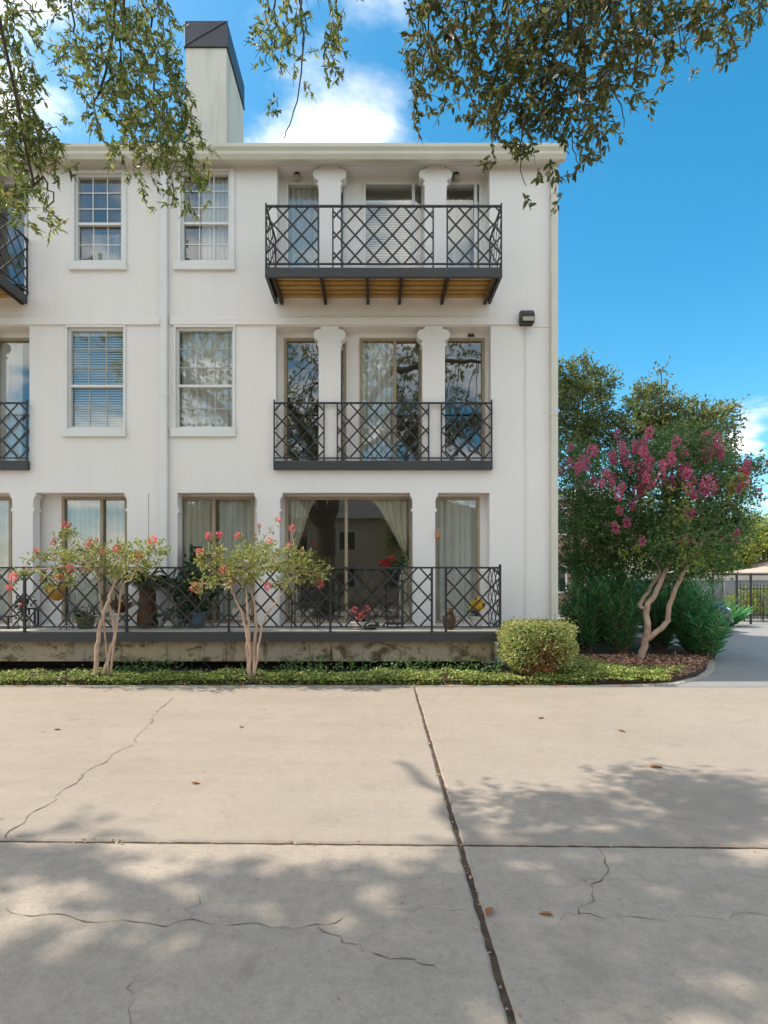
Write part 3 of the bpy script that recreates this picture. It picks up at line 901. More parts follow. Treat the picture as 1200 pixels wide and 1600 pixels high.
rail(tr_, (xs[-1], YF+.045, zr1), (xs[-1], 9.998, zr1), .03, .028, 'top_rail'); rail(tr_, (xs[-1], YF+.045, zr0), (xs[-1], 9.998, zr0), .026, .02, 'bottom_rail')
lattice(tr_, (xs[-1], YF+.045, zr0+.01), (0, 1, 0), .93, zr1-zr0-.02)

# wall lamp with conduit, small fixtures
lm = thing('wall_lamp', 'small bronze box lamp high on the wall beside the corner downspout', 'lamp', (W10(820), 10, 6.0))
lx = W10(821)
MB().prism_x([(9.998, 6.11), (9.84, 6.11), (9.80, 6.16), (9.80, 6.26), (9.88, 6.35), (9.998, 6.37)], lx-.115, lx+.115).build('housing', MT['lamp'], lm, bevel=.01)
MB().box(lx-.10, lx+.10, 9.795, 9.80, 6.13, 6.20).build('lens', MT['lens'], lm)
cd = MB().tube([(lx, 9.985, 6.1), (lx, 9.985, .5)], .009, 6).build('conduit', MT['stucco'], lm)
vt = MB().box(W10(735), W10(745), YR-.03, YR-.001, OT[1]-.075, OT[1]-.035).build('wall_vent', MT['lamp'], None)
tag(vt, 'small dark vent slot above the right second-floor glass door', 'vent')
for px_, lab in ((465, 'little dark lamp above the left third-floor balcony window'), (712, 'little dark lamp beside the right third-floor column capital')):
    t = thing('porch_light', lab, 'lamp', (W10(px_), 10.2, 8.8))
    MB().lathe([(.05, 0), (.055, -.02), (.02, -.03)], (XR(px_), 10.19, OT[2]-.001), 10).build('mount', MT['lamp'], t)
    MB().lathe([(.03, 0), (.055, .03), (.06, .08), (.03, .10)], (XR(px_), 10.19, OT[2]-.13), 12).build('shade', MT['lens'], t)

# curtains in the loggias
YC = YR+.11
curtain(XR(563), XR(617), ZF[1]+.05, 6.0, YC, 'white sheer curtain in the middle second-floor glass door', waves=6, seed=11)
blind(XR(571), XR(644), ZF[2]+.05, 8.62, YC, 'pale green-white blind in the middle third-floor glass door')
curtain(XR(450), XR(500), ZF[2]+.05, 8.84, YC, 'thin white curtain in the left third-floor glass door', waves=5, seed=13)
curtain(XR(684), XR(740), ZF[2]+.05, 8.84, YC+.25, 'dim curtain set back in the right third-floor glass door', waves=5, seed=14, mat='blind')
curtain(XR(682), XR(748), ZF[0]+.05, 3.05, YC, 'white curtain filling the ground-floor door nearest the corner', waves=6, seed=15)
curtain(XR(284), XR(333), ZF[0]+.05, 3.05, YC, 'cream curtain in the left pane of the ground-floor door right of the downspout', waves=5, seed=16, mat='drape')
curtain(XR(337), XR(396), ZF[0]+.05, 3.05, YC+.05, 'white curtain in the right pane of the ground-floor door right of the downspout', waves=6, seed=17)
curtain(XR(101), XR(157), ZF[0]+.05, 3.05, YC, 'white curtain in the left pane of the ground-floor door left of the downspout', waves=6, seed=18)
curtain(XR(161), XR(198), ZF[0]+.05, 3.05, YC, 'cream curtain in the right pane of the ground-floor door left of the downspout', waves=4, seed=19, mat='drape')
curtain(XR(-40), XR(18), ZF[0]+.05, 3.05, YC, 'white curtain in the ground-floor door at the left edge', waves=6, seed=20)
curtain(XR(-62)-.0, XR(30), ZF[1]+.05, 6.0, YC, 'pale curtain in the second-floor loggia at the left edge', waves=6, seed=22)
def swag(xa, xb, xt, ztop, ztie, zbot, label, seed):
    """a drape hung between xa and xb, gathered at xt, ztie and falling to zbot"""
    mb = MB(); n = 48; rows = 22; rg = random.Random(seed); ph = rg.uniform(0, 6)
    for i in range(n+1):
        t = i/n
        for j in range(rows+1):
            r = j/rows; z = ztop + (zbot-ztop)*r
            kz = (ztop-z)/(ztop-ztie)
            top = xa+(xb-xa)*t
            if kz <= 1:
                s_ = kz**(1.15 if (xb-xa)*(xt-xa) > 0 else 1.9)
                s_ = kz**(2.2-1.5*abs(t))
                xx = top + (xt+(t-.5)*.10 - top)*s_
                zz = z - .10*math.sin(math.pi*min(1, kz))*t
            else:
                xx = xt+(t-.5)*(.10+.22*min(1, (kz-1)*3)); zz = z
            mb.v.append((xx, YC+.02+.028*math.sin(t*34+ph+r*1.5), zz))
    m_ = rows+1
    for i in range(n):
        for j in range(rows):
            a = i*m_+j; mb.f.append((a, a+1, a+m_+1, a+m_))
    return tag(mb.build('tied_curtain', MT['drape'], None, smooth=True), label, 'curtain')
swag(XR(642), XR(578), XR(637), 3.06, 1.93, ZF[0]+.05, 'cream drape swept aside to the right in the wide ground-floor door', 1)
swag(XR(448), XR(492), XR(452), 3.06, 1.95, ZF[0]+.05, 'cream drape swept aside to the left in the wide ground-floor door', 2)

# ================================================================== TREES AND PLANTS
def smooth_path(pts, n=6):
    pts = [Vector(p) for p in pts]; out = []
    for i in range(len(pts)-1):
        p0, p1, p2, p3 = pts[max(i-1, 0)], pts[i], pts[i+1], pts[min(i+2, len(pts)-1)]
        for j in range(n):
            t = j/n
            out.append(.5*((2*p1) + (p2-p0)*t + (2*p0-5*p1+4*p2-p3)*t*t + (3*p1-p0-3*p2+p3)*t**3))
    out.append(pts[-1]); return out
def limb(mb, pts, r0, r1, n=7, k=5, wob=0, seed=0):
    sp = smooth_path(pts, k); rg = random.Random(seed)
    if wob:
        sp = [p + Vector((rg.gauss(0, wob), rg.gauss(0, wob), rg.gauss(0, wob)))*(0 < i < len(sp)-1) for i, p in enumerate(sp)]
    m = len(sp)-1
    mb.tube(sp, [r0+(r1-r0)*i/m for i in range(m+1)], n)
    return sp

# ---- live oak: trunk beside and behind the viewpoint, limbs overhead, sprays hanging into view
rng = np.random.default_rng(4)
oak = thing('oak_tree', 'large oak with drooping leafy branches hanging over the driveway', 'tree', (-2.0, -1.4, 0))
tm = MB()
limb(tm, [(-2.0, -1.4, -.15), (-1.98, -1.4, .25), (-1.95, -1.4, 1.4), (-1.9, -1.35, 2.6), (-1.85, -1.3, 3.6)], .46, .36, 14)
tm.build('trunk', MT['bark_oak'], oak, smooth=True)
LIMBS = [([(-1.85, -1.3, 3.4), (-3.4, .3, 5.6), (-5.6, 2.0, 7.6), (-8.0, 3.2, 9.2), (-10.6, 4.2, 10.2)], .24, .05),
         ([(-1.85, -1.3, 3.5), (-2.3, .6, 6.4), (-3.4, 2.5, 8.2), (-3.7, 3.4, 8.7), (-3.8, 4.0, 8.6)], .20, .04),
         ([(-1.85, -1.3, 3.5), (-.9, .4, 6.4), (.3, 2.4, 8.0), (1.6, 3.9, 8.1), (3.2, 4.8, 7.7)], .20, .04),
         ([(-1.85, -1.3, 3.5), (-1.1, -3.2, 6.5), (.8, -5.2, 8.4), (2.6, -6.6, 9.4)], .20, .05),
         ([(-1.85, -1.3, 3.5), (-2.9, -3.2, 6.2), (-4.8, -4.8, 8.0), (-6.6, -5.6, 9.0)], .18, .05),
         ([(-1.9, 1.6, 7.3), (-1.5, 3.6, 8.2), (-1.0, 5.0, 8.2)], .09, .03),
         ([(-5.6, 2.0, 7.6), (-6.2, 4.0, 8.8), (-7.2, 5.4, 9.6)], .09, .03)]
lp = []
for i, (pts, a, b) in enumerate(LIMBS):
    mb = MB(); sp = limb(mb, pts, a, b, 9, 6, .05, i); lp += sp
    mb.build('limb', MT['bark_oak'], oak, smooth=True)
lp = np.array([tuple(p) for p in lp])
twm = MB()
# hanging branches: polyline in the picture at its own distance, running up to the nearest limb
HANG = [  # depth, path (pixels)
    (4.5, [(150, -60), (165, 10), (185, 80), (200, 150), (215, 210), (212, 262)]),
    (4.5, [(190, 30), (225, 90), (250, 150), (275, 200), (272, 255), (266, 305)]),
    (4.7, [(225, -50), (235, 30), (262, 110), (292, 170), (303, 215)]),
    (4.8, [(120, -50), (112, 20), (125, 75), (140, 110), (118, 130)]),
    (4.5, [(165, 110), (155, 150), (148, 190), (158, 220)]),
    (4.2, [(-40, -60), (-10, 20), (20, 90), (45, 160), (70, 220), (95, 245)]),
    (4.2, [(-60, 60), (-20, 150), (15, 220), (25, 290), (22, 345)]),
    (4.0, [(20, -60), (40, 0), (58, 40)]),
    (4.0, [(40, 250), (65, 280), (78, 310), (75, 350)]),
    (4.2, [(420, -80), (425, -20), (430, 30), (422, 75), (412, 112)]),
    (4.2, [(455, -80), (468, -10), (478, 40), (465, 90)]),
    (4.2, [(500, -80), (520, -30), (528, 30), (522, 80), (520, 105)]),
    (4.5, [(690, -80), (680, -10), (665, 60), (655, 120), (648, 165)]),
    (4.4, [(740, -80), (745, 0), (735, 60), (715, 110), (690, 145)]),
    (4.5, [(800, -80), (795, 0), (790, 70), (785, 140), (775, 185), (768, 225)]),
    (4.4, [(830, -80), (835, 10), (830, 90), (825, 170), (812, 235), (822, 290)]),
    (4.3, [(880, -80), (885, 0), (880, 80), (872, 150), (890, 215), (905, 258)]),
    (4.4, [(930, -80), (935, 0), (945, 80), (960, 150), (975, 200)]),
    (4.3, [(990, -80), (985, 0), (990, 60), (996, 120), (998, 145)]),
    (4.5, [(1040, -80), (1050, 0), (1065, 60), (1075, 100)]),
    (4.4, [(1110, -80), (1125, 0), (1140, 50), (1150, 95)]),
    (4.4, [(1170, -80), (1185, -10), (1195, 40)]),
]
hs = []
for i, (dp, path) in enumerate(HANG):
    pts = [PT(px, py, dp + .05*j) for j, (px, py) in enumerate(path)]
    d2 = ((lp - np.array(pts[0]))**2).sum(1); near = Vector(lp[d2.argmin()])
    mb = MB(); limb(mb, [near, near.lerp(pts[0], .5)+Vector((0, 0, .25)), pts[0]] + pts[1:], .015, .003, 5, 4, .016, i)
    mb.build('hanging_branch', MT['twig'], oak, smooth=True)
mb = MB(); limb(mb, [PT(p, q, 4.2) for p, q in ((468, -10), (472, 60), (468, 130), (455, 185), (444, 216))], .008, .003, 5, 4, .006, 77)
mb.build('hanging_branch', MT['twig'], oak)
# sprays of leaves: lobes in the picture (cx, cy, rx, ry, depth, number)
LOBES_L = [(165, 40, 62, 60, 4.55, 62), (210, 110, 75, 62, 4.55, 78), (245, 190, 62, 52, 4.45, 62), (205, 230, 22, 42, 4.55, 15), (265, 255, 38, 34, 4.45, 30), (268, 300, 14, 16, 4.45, 5),
           (120, 95, 32, 36, 4.75, 16), (155, 185, 20, 34, 4.45, 14), (292, 205, 20, 38, 4.65, 18), (240, 25, 34, 34, 4.65, 22),
           (25, 30, 46, 40, 4.05, 24), (15, 130, 44, 70, 4.15, 42), (40, 215, 48, 46, 4.15, 44), (20, 300, 36, 52, 4.15, 44), (75, 245, 26, 18, 4.15, 12), (75, 335, 10, 14, 4.05, 3), (55, 175, 20, 20, 4.15, 5)]
LOBES_R = [(425, 40, 34, 50, 4.25, 24), (465, 50, 22, 36, 4.15, 10), (522, 50, 16, 58, 4.15, 20), (412, 108, 10, 18, 4.25, 4), (500, 5, 60, 16, 4.15, 14)]
LOBES_B = [(690, 30, 56, 60, 4.5, 52), (655, 120, 20, 55, 4.5, 15), (705, 110, 40, 44, 4.4, 20), (770, 50, 60, 70, 4.5, 68), (780, 150, 40, 50, 4.5, 30), (768, 215, 20, 24, 4.5, 6),
           (830, 90, 46, 110, 4.4, 78), (815, 215, 20, 34, 4.4, 9), (822, 285, 13, 10, 4.4, 2), (880, 60, 50, 76, 4.3, 62), (885, 160, 44, 52, 4.3, 38), (905, 235, 24, 28, 4.3, 10),
           (945, 50, 48, 76, 4.4, 54), (958, 150, 38, 60, 4.4, 28), (1000, 60, 30, 70, 4.3, 24), (1050, 30, 46, 56, 4.4, 34), (1072, 95, 14, 14, 4.5, 3), (1110, 20, 46, 40, 4.4, 26), (1148, 75, 15, 22, 4.4, 5), (1180, 15, 34, 40, 4.4, 18)]
def lobes_to_sprays(L, dens):
    C = []
    for cx, cy, rx, ry, dp, n in L:
        n = max(2, int(n*dens)); a = rng.uniform(0, 6.283, n); r = np.sqrt(rng.uniform(0, 1, n))
        y = dp + rng.normal(0, .22, n)
        px = cx + rx*r*np.cos(a); py = cy + ry*r*np.sin(a)
        C.append(np.stack([(px-584)/FOC*dp*(1+0*y), y, EYE+(903-py)/FOC*dp], 1))
    return np.concatenate(C)
def oak_sprays(C, nl, tl, L, W):
    D = nrm(rdir(rng, len(C)) + np.array([0, 0, -.55]))
    for c, d in zip(C, D):
        e = Vector(c)+Vector(d)*tl
        twm.tube([Vector(c)-Vector(d)*.05, Vector(c)+Vector(d)*tl*.5, e], [.0032, .0025, .0015], 3, False)
    return sprays(rng, C-D*tl*.5, D, nl, tl, L, W, 1.0, .25, .6)
leafA = oak_sprays(lobes_to_sprays(LOBES_L, 1.45), 12, .13, .052, .019)
leafB = oak_sprays(lobes_to_sprays(LOBES_R, 1.1), 12, .13, .052, .019)
leafC = oak_sprays(lobes_to_sprays(LOBES_B, 1.28), 11, .15, .066, .025)
leaf_mesh('foliage', *cat(leafA, leafB), MT['oak_leaf'], oak, kind='stuff')
# the 300 leaves that show largest (nearest) are leaves of their own, the rest one mass
order = np.argsort(leafC[0][:, 1])
near_i, rest_i = order[:300], order[300:]
leaf_mesh('foliage', *[q[rest_i] for q in leafC], MT['oak_leaf_dark'], oak, kind='stuff')
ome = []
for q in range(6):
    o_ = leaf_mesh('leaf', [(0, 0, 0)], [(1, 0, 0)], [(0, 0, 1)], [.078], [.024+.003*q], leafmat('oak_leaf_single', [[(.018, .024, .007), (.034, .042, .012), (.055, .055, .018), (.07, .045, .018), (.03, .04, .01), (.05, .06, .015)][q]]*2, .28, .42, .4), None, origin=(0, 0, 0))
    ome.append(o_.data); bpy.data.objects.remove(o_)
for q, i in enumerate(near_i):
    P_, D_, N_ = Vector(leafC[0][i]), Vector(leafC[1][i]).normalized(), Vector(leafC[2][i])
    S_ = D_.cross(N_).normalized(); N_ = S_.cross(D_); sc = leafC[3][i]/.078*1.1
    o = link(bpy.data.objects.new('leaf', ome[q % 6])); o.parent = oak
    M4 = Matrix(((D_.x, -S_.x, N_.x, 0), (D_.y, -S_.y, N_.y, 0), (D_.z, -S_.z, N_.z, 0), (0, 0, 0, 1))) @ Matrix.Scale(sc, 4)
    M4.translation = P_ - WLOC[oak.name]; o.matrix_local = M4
# the crown above: its sun-shadow dapples the near slabs
SHADE = [(150, 1345, 260, 26), (60, 1380, 90, 14), (390, 1345, 120, 22), (560, 1385, 240, 34), (330, 1400, 120, 26), (640, 1470, 230, 60), (420, 1500, 190, 60), (90, 1510, 130, 28), (300, 1580, 240, 50), (110, 1590, 130, 30), (560, 1570, 180, 40), (230, 1440, 90, 14),
         (900, 1275, 90, 24), (1010, 1300, 180, 22), (1180, 1270, 60, 40), (620, 1285, 70, 10), (1000, 1370, 260, 34), (1100, 1440, 240, 60), (860, 1480, 170, 70), (1130, 1520, 150, 40), (780, 1560, 130, 40), (960, 1345, 240, 16), (1180, 1360, 80, 40), (860, 1250, 40, 10)]
LIT = [(430, 1335, 130, 12), (560, 1322, 90, 8), (170, 1465, 120, 22), (30, 1420, 90, 16), (600, 1432, 70, 12), (1000, 1575, 140, 16), (760, 1340, 70, 10), (270, 1385, 50, 12), (100, 1555, 90, 10)]
C = []
def inside(px, py, E): return np.any([((px-a)/c)**2+((py-b)/d)**2 < 1 for a, b, c, d in E], axis=0)
rng = np.random.default_rng(40)
n0 = 1500
px = rng.uniform(-160, 1330, n0); gy = rng.uniform(1.55, 4.6, n0); py = 903 + EYE*FOC/gy
ok = inside(px, py, SHADE) & ~inside(px, py, LIT)
px, gy = px[ok], gy[ok]
gx = (px-584)/FOC*gy
pick = rng.permutation(len(gx))[:74]
cc = []
for i in pick:
    m_ = int(rng.integers(5, 13)); h0 = rng.uniform(8.8, 11.2)
    q = rng.normal(size=(m_, 3))*np.array([.20, .15, .22])
    cc.append(np.stack([gx[i] + SUN.x/SUN.z*h0 + q[:, 0], gy[i] + SUN.y/SUN.z*h0 + q[:, 1], h0 + q[:, 2]], 1))
canA = np.concatenate(cc)
parts = [canA]
for c, r, n in (((-6.5, -1.0, 9.5), (3.6, 2.2, 1.6), 420), ((1.2, -1.0, 9.6), (3.0, 2.4, 1.5), 320), ((-2.5, -5.5, 9.3), (4.4, 2.6, 1.8), 420), ((3.5, -6.0, 9.0), (2.6, 2.4, 1.6), 200), ((-8.0, -5.0, 9.0), (2.8, 2.6, 1.6), 200), ((-2.2, -.8, 11.2), (4.0, 3.0, 1.2), 300)):
    parts.append(ellip(rng, c, r, n, .3)[0])
canA = np.concatenate(parts)
D = nrm(rdir(rng, len(canA)) + np.array([0, 0, -.2]))
leaf_mesh('foliage', *sprays(rng, canA-D*.2, D, 14, .42, .13, .06, 1.0, .2), MT['oak_leaf'], oak, kind='stuff')
twm.build('twig', MT['twig'], oak)['kind'] = 'stuff'

# ---- small crape myrtles in front of the railing
def small_myrtle(label, base, stems, lobes, flowers, seed):
    rg = np.random.default_rng(seed); Y0 = base.y
    t = thing('crape_myrtle', label, 'tree', base, 'small crape myrtles in front of the terrace')
    tips = []
    for i, st in enumerate(stems):
        pts = [PT(a, b, Y0 + dy) for a, b, dy in st[0]]
        pts[0].z = base.z - .03
        mb = MB(); limb(mb, pts, st[1]*1.08, st[2]*1.0, 8, 5, .008, seed+i); mb.build('trunk', MT['bark_myrtle'], t, smooth=True)
        tips.append(pts[-1])
    C, D = [], []
    for li, (cx, cy, rx, ry, dy, n) in enumerate(lobes):
        n = int(n*1.05)
        c = PT(cx, cy, Y0+dy); sc = Y0/FOC
        p, d = ellip(rg, c, (rx*sc, max(.16, rx*sc*.8), ry*sc), n, .1)
        C.append(p); D.append(nrm(d*np.array([1, 1, .5])+np.array([0, 0, .25])))
        tip = min(tips, key=lambda q: (q-c).length)
        mb = MB(); limb(mb, [tip, tip.lerp(c, .5)+Vector((0, 0, .04)), c], .014, .005, 6, 4, .01, seed+li); mb.build('branch', MT['bark_myrtle'], t, smooth=True)
        bw = MB()
        for q in p[:: max(1, n//9)]:
            bw.tube([c, c.lerp(Vector(q), .5)+Vector((0, 0, .02)), Vector(q)], [.005, .004, .002], 4, False)
        bw.build('twig', MT['bark_myrtle'], t)['kind'] = 'stuff'
    C, D = np.concatenate(C), np.concatenate(D)
    leaf_mesh('foliage', *sprays(rg, C-D*.05, D, 7, .15, .052, .026, .9, .0), MT['myrtle_leaf'], t, kind='stuff')
    for (a, b, dy, r) in flowers:
        c = PT(a, b, Y0+dy)
        tip = min(lobes, key=lambda q: (q[0]-a)**2+(q[1]-b)**2); tc_ = PT(tip[0], tip[1], Y0+tip[4])
        mb = MB(); limb(mb, [tc_, tc_.lerp(c, .6)+Vector((0, 0, .03)), c], .006, .003, 5, 3, .008, int(a)); mb.build('branch', MT['bark_myrtle'], t)
        r *= .85; p, d = ellip(rg, c, (r, r, r*1.1), 36, .4)
        leaf_mesh('flower', p, d, rdir(rg, 36), np.full(36, r*.8), np.full(36, r*.7), MT['salmon'], t)
        k_ = Vector(c)-Vector(tc_)
        q = np.array([tuple(tc_+k_*s_) for s_ in rg.uniform(.2, .95, 9)])
        leaf_mesh('foliage', *sprays(rg, q, nrm(rdir(rg, 9)+np.array([0, 0, .4])), 4, .07, .05, .024), MT['myrtle_leaf'], t, kind='stuff')
    # flared foot
    return t
B1 = Vector((X(153, 8.4), 8.4, .10)); B2 = Vector((X(391, 8.4), 8.4, .10))
small_myrtle('crape myrtle with a forked pale trunk left of the downspout', B1,
    [([(150, 1052, 0), (152, 1010, 0), (160, 965, .0), (172, 930, 0), (182, 905, 0)], .036, .017),
     ([(158, 1050, .02), (176, 1010, .05), (178, 975, .08), (170, 945, .1), (176, 915, .1), (188, 898, .1)], .028, .014),
     ([(172, 940, .05), (190, 925, .0), (205, 905, -.1), (214, 885, -.1)], .016, .009),
     ([(168, 945, .02), (156, 915, .1), (148, 890, .1)], .015, .008)],
    [(140, 868, 42, 20, 0, 90), (185, 872, 45, 22, -.15, 100), (228, 862, 32, 20, .05, 70), (105, 870, 32, 16, .1, 50), (215, 890, 34, 16, .2, 50), (165, 892, 30, 14, .25, 40), (104, 835, 8, 18, .1, 16), (95, 905, 20, 14, -.25, 22), (60, 872, 16, 8, .0, 12), (50, 890, 18, 10, -.2, 10)],
    [(103, 820, .1, .05), (58, 861, 0, .035), (238, 845, 0, .055), (184, 857, -.2, .055), (140, 852, 0, .055), (158, 862, -.2, .045), (108, 889, -.2, .05), (92, 902, -.25, .05), (84, 848, .1, .04), (22, 902, -.2, .055), (15, 918, -.2, .04), (215, 869, -.1, .05), (133, 886, .2, .04), (150, 844, .1, .03)], 21)
small_myrtle('crape myrtle with several upright pale stems right of the downspout', B2,
    [([(389, 1054, 0), (388, 1010, 0), (380, 965, 0), (368, 938, .05), (362, 920, .05)], .030, .014),
     ([(390, 1054, 0), (390, 1000, -.03), (387, 955, -.04), (384, 920, 0)], .026, .014),
     ([(394, 1054, 0), (399, 1000, 0), (398, 955, .05), (394, 915, .1)], .028, .015),
     ([(396, 1040, 0), (410, 975, -.1), (432, 940, -.15), (455, 905, -.1)], .018, .010)],
    [(385, 888, 40, 24, 0, 90), (425, 878, 42, 24, -.1, 100), (462, 884, 34, 22, .05, 80), (345, 872, 32, 18, .1, 48), (320, 882, 16, 10, 0, 14), (400, 862, 40, 14, .15, 50), (490, 898, 20, 14, 0, 32), (368, 905, 24, 16, -.2, 30), (318, 912, 22, 14, -.1, 24), (450, 912, 20, 14, -.2, 26), (345, 898, 20, 12, .2, 16)],
    [(326, 837, .1, .05), (342, 836, .1, .05), (372, 838, .2, .05), (312, 862, 0, .055), (304, 918, -.1, .06), (350, 890, -.2, .05), (421, 845, 0, .04), (418, 916, -.2, .05), (456, 826, .25, .05), (500, 912, 0, .06), (452, 852, .1, .035), (436, 812, .3, .035), (405, 822, .3, .03), (362, 908, -.2, .05)], 22)

# ---- ground cover strip (too many leaves to count)
rg = np.random.default_rng(9)
def cover_h(x):                                                # the strip is lumpy
    return .085 + .022*np.sin(x*2.3) + .02*np.sin(x*5.7+1) + .015*np.sin(x*13)
n = 15000
x = rg.uniform(-8, 4.4, n); y = YB+.05 + rg.beta(1.0, 1.5, n)*.60
zz = .07 + cover_h(x)*np.clip(1-((y-(YB+.40))/.37)**2, 0.0, 1)**.5*rg.uniform(.5, 1, n)
x2 = rg.uniform(2.4, 5.0, 9000); y2 = rg.uniform(YB+.08, 9.8, 9000)
okc = (y2 < 9.75 - np.clip(x2-3.6, 0, 9)*.85) & (y2 > 8.26 + np.clip(x2-3.3, 0, 9)**1.5*.2)
x2, y2 = x2[okc], y2[okc]; z2 = .07 + (.13+.03*np.sin(x2*4)+.03*np.sin(y2*6))*rg.uniform(.4, 1, len(x2))
x3 = rg.uniform(-8, 3.3, 4500); y3 = YB+.075+rg.uniform(0, .09, 4500); z3 = rg.uniform(.012, .13, 4500)*(.7+.3*np.sin(x3*7))
x2, y2, z2 = np.concatenate([x2, x3]), np.concatenate([y2, y3]), np.concatenate([z2, z3])
Pc = np.stack([np.concatenate([x, x2]), np.concatenate([y, y2]), np.concatenate([zz, z2])], 1)
thin = np.sin(Pc[:, 0]*3.1+1)*np.sin(Pc[:, 0]*1.3+Pc[:, 1]*5)+.35*np.sin(Pc[:, 0]*11+Pc[:, 1]*7)
Pc = Pc[(thin < .55) | (rg.uniform(0, 1, len(Pc)) < .35)]
n = len(Pc)
gc = leaf_mesh('ground_cover', Pc, rdir(rg, n)*np.array([1, 1, .5])+np.array([0, -.15, .35]), rdir(rg, n)*.7+np.array([0, -.2, 1]), rg.uniform(.028, .05, n), rg.uniform(.016, .028, n), MT['cover'])
tag(gc, 'low leafy green ground cover edging the driveway', 'ground cover', kind='stuff')
# dark weeds in the shade under the terrace
n = 1500
x = np.concatenate([rg.normal(X(u, 8.95), .45, n//4) for u in (230, 470, 620, 740)]); y = rg.uniform(8.72, 9.15, n); z = .05 + rg.beta(1, 2.6, n)*.30
x = np.clip(x, -8, 2.0)
wd = leaf_mesh('weeds', np.stack([x, y, z], 1), rdir(rg, n)+np.array([0, 0, .4]), rdir(rg, n)+np.array([0, 0, .8]), rg.uniform(.04, .08, n), rg.uniform(.02, .035, n), MT['myrtle_dark'])
tag(wd, 'dark leafy weeds in the shade below the terrace', 'weeds', kind='stuff')

# ---- clipped box shrub
bs = thing('box_shrub', 'squarish clipped yellow-green box shrub at the building corner', 'shrub', (X(838, 8.7), 8.75, .05))
bc = np.array([X(838, 8.7), 8.75, Z(1010, 8.7)]); br = np.array([.545, .46, .385])
def superbox(rg, n, shell):
    d = rdir(rg, n); e = (np.abs(d)**6).sum(1, keepdims=True)**(1/6)
    q = rg.uniform(shell**3, 1, n)[:, None]**(1/3)
    p = d/e*q
    p[:, :2] *= np.where(p[:, 2:3] < 0, 1-.22*p[:, 2:3]**2, 1)
    return bc + p*br*(1+.05*np.sin(p[:, :1]*9)*np.cos(p[:, 2:3]*8)), d
p, d = superbox(rg, 15000, .80)
dead = (np.abs(p[:, 0]-X(852, 8.4)) < .16+.1*rg.normal(size=len(p))) & (p[:, 2] < Z(1005, 8.4)+.1*rg.normal(size=len(p))) & (p[:, 1] < 8.75)
gdn = ~dead
leaf_mesh('foliage', p[gdn], nrm(d[gdn]+rdir(rg, gdn.sum())*.8), nrm(rdir(rg, gdn.sum())*.55+d[gdn]), rg.uniform(.022, .042, gdn.sum()), rg.uniform(.015, .025, gdn.sum()), MT['box'], bs, kind='stuff')
ps, ds = superbox(rg, 90, .98); ps = ps[ps[:, 2] > bc[2]-.1]; ds = nrm(ds[:len(ps)]*.3+(ps-bc)+np.array([0, 0, .25]))
leaf_mesh('stray_shoots', *sprays(rg, ps, ds, 6, .10, .034, .018), MT['box'], bs, kind='stuff')
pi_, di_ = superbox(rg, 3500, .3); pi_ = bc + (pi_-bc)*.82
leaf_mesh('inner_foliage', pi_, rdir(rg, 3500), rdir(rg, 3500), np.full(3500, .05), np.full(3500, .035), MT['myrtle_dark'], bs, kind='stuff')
dp_ = p[dead] + np.array([0, .02, 0]); nd = len(dp_)
leaf_mesh('dead_foliage', dp_, nrm(d[dead]+rdir(rg, nd)), rdir(rg, nd), rg.uniform(.025, .045, nd), rg.uniform(.014, .024, nd), MT['dead'], bs, kind='stuff')
q = np.stack([rg.normal(X(835, 8.45), .13, 220), rg.normal(8.42, .05, 220), rg.uniform(.10, .32, 220)], 1)
leaf_mesh('dead_foliage', q, rdir(rg, 220), rdir(rg, 220), rg.uniform(.03, .055, 220), rg.uniform(.015, .028, 220), MT['dead'], bs, kind='stuff')
for a, b in ((-.05, .02), (.08, -.05), (.0, .1)):
    MB().tube([(bc[0]+a*.4, bc[1]+b, .0), (bc[0]+a, bc[1]+b, .25), (bc[0]+a*2.5, bc[1]+b*2, .6)], [.022, .018, .01], 7).build('stem', MT['bark_dark'], bs)

# ---- trees with crowns made of lobes
def lobed_tree(name, label, base, trunks, lobes, lmat, bark, leaf=(.07, .035), nl=8, tl=.3, group=None, flowers=None, fmat=None, seed=0, up=.25):
    rg = np.random.default_rng(seed)
    t = thing(name, label, 'tree', base, group)
    ends = []
    for i, (pts, a, b) in enumerate(trunks):
        mb = MB(); limb(mb, pts, a, b, 9, 5, .01, seed+i); mb.build('trunk', MT[bark], t, smooth=True); ends.append(Vector(pts[-1]))
    C, D = [], []
    for li, (c, r, n) in enumerate(lobes):
        n = int(n*2.2); p, d = ellip(rg, c, r, n, .35); C.append(p); D.append(nrm(d+np.array([0, 0, up])+rdir(rg, n)*.5))
        e = min(ends, key=lambda q: (q-Vector(c)).length)
        mb = MB(); limb(mb, [e, e.lerp(Vector(c), .5)+Vector((0, 0, .1)), Vector(c)], .035, .012, 6, 4, .03, seed+li)
        for q in p[::max(1, n//8)]:
            mb.tube([Vector(c), Vector(c).lerp(Vector(q), .55)+Vector((0, 0, .06)), Vector(q)], [.012, .008, .004], 4, False)
        mb.build('branch', MT[bark], t)['kind'] = 'stuff'
    C, D = np.concatenate(C), np.concatenate(D)
    leaf_mesh('crown', *sprays(rg, C-D*tl*.4, D, nl, tl, leaf[0], leaf[1], .9, .05), MT[lmat], t, kind='stuff')
    for (c, r) in (flowers or []):
        n = 46; p, d = ellip(rg, c, (r*.45, r*.45, r*.95), n, .0); p = p + (rg.normal(size=3)*.12*np.array([1, .5, 1]))
        leaf_mesh('flower', p, d, rdir(rg, n), rg.uniform(.03, .06, n), rg.uniform(.03, .05, n), MT[fmat], t)
    return t
def LB(px, py, Y, rx, ry, n, deep=.9):
    s_ = Y/FOC
    return (tuple(PT(px, py, Y)), (rx*s_, max(.3, rx*s_*deep), ry*s_), n)
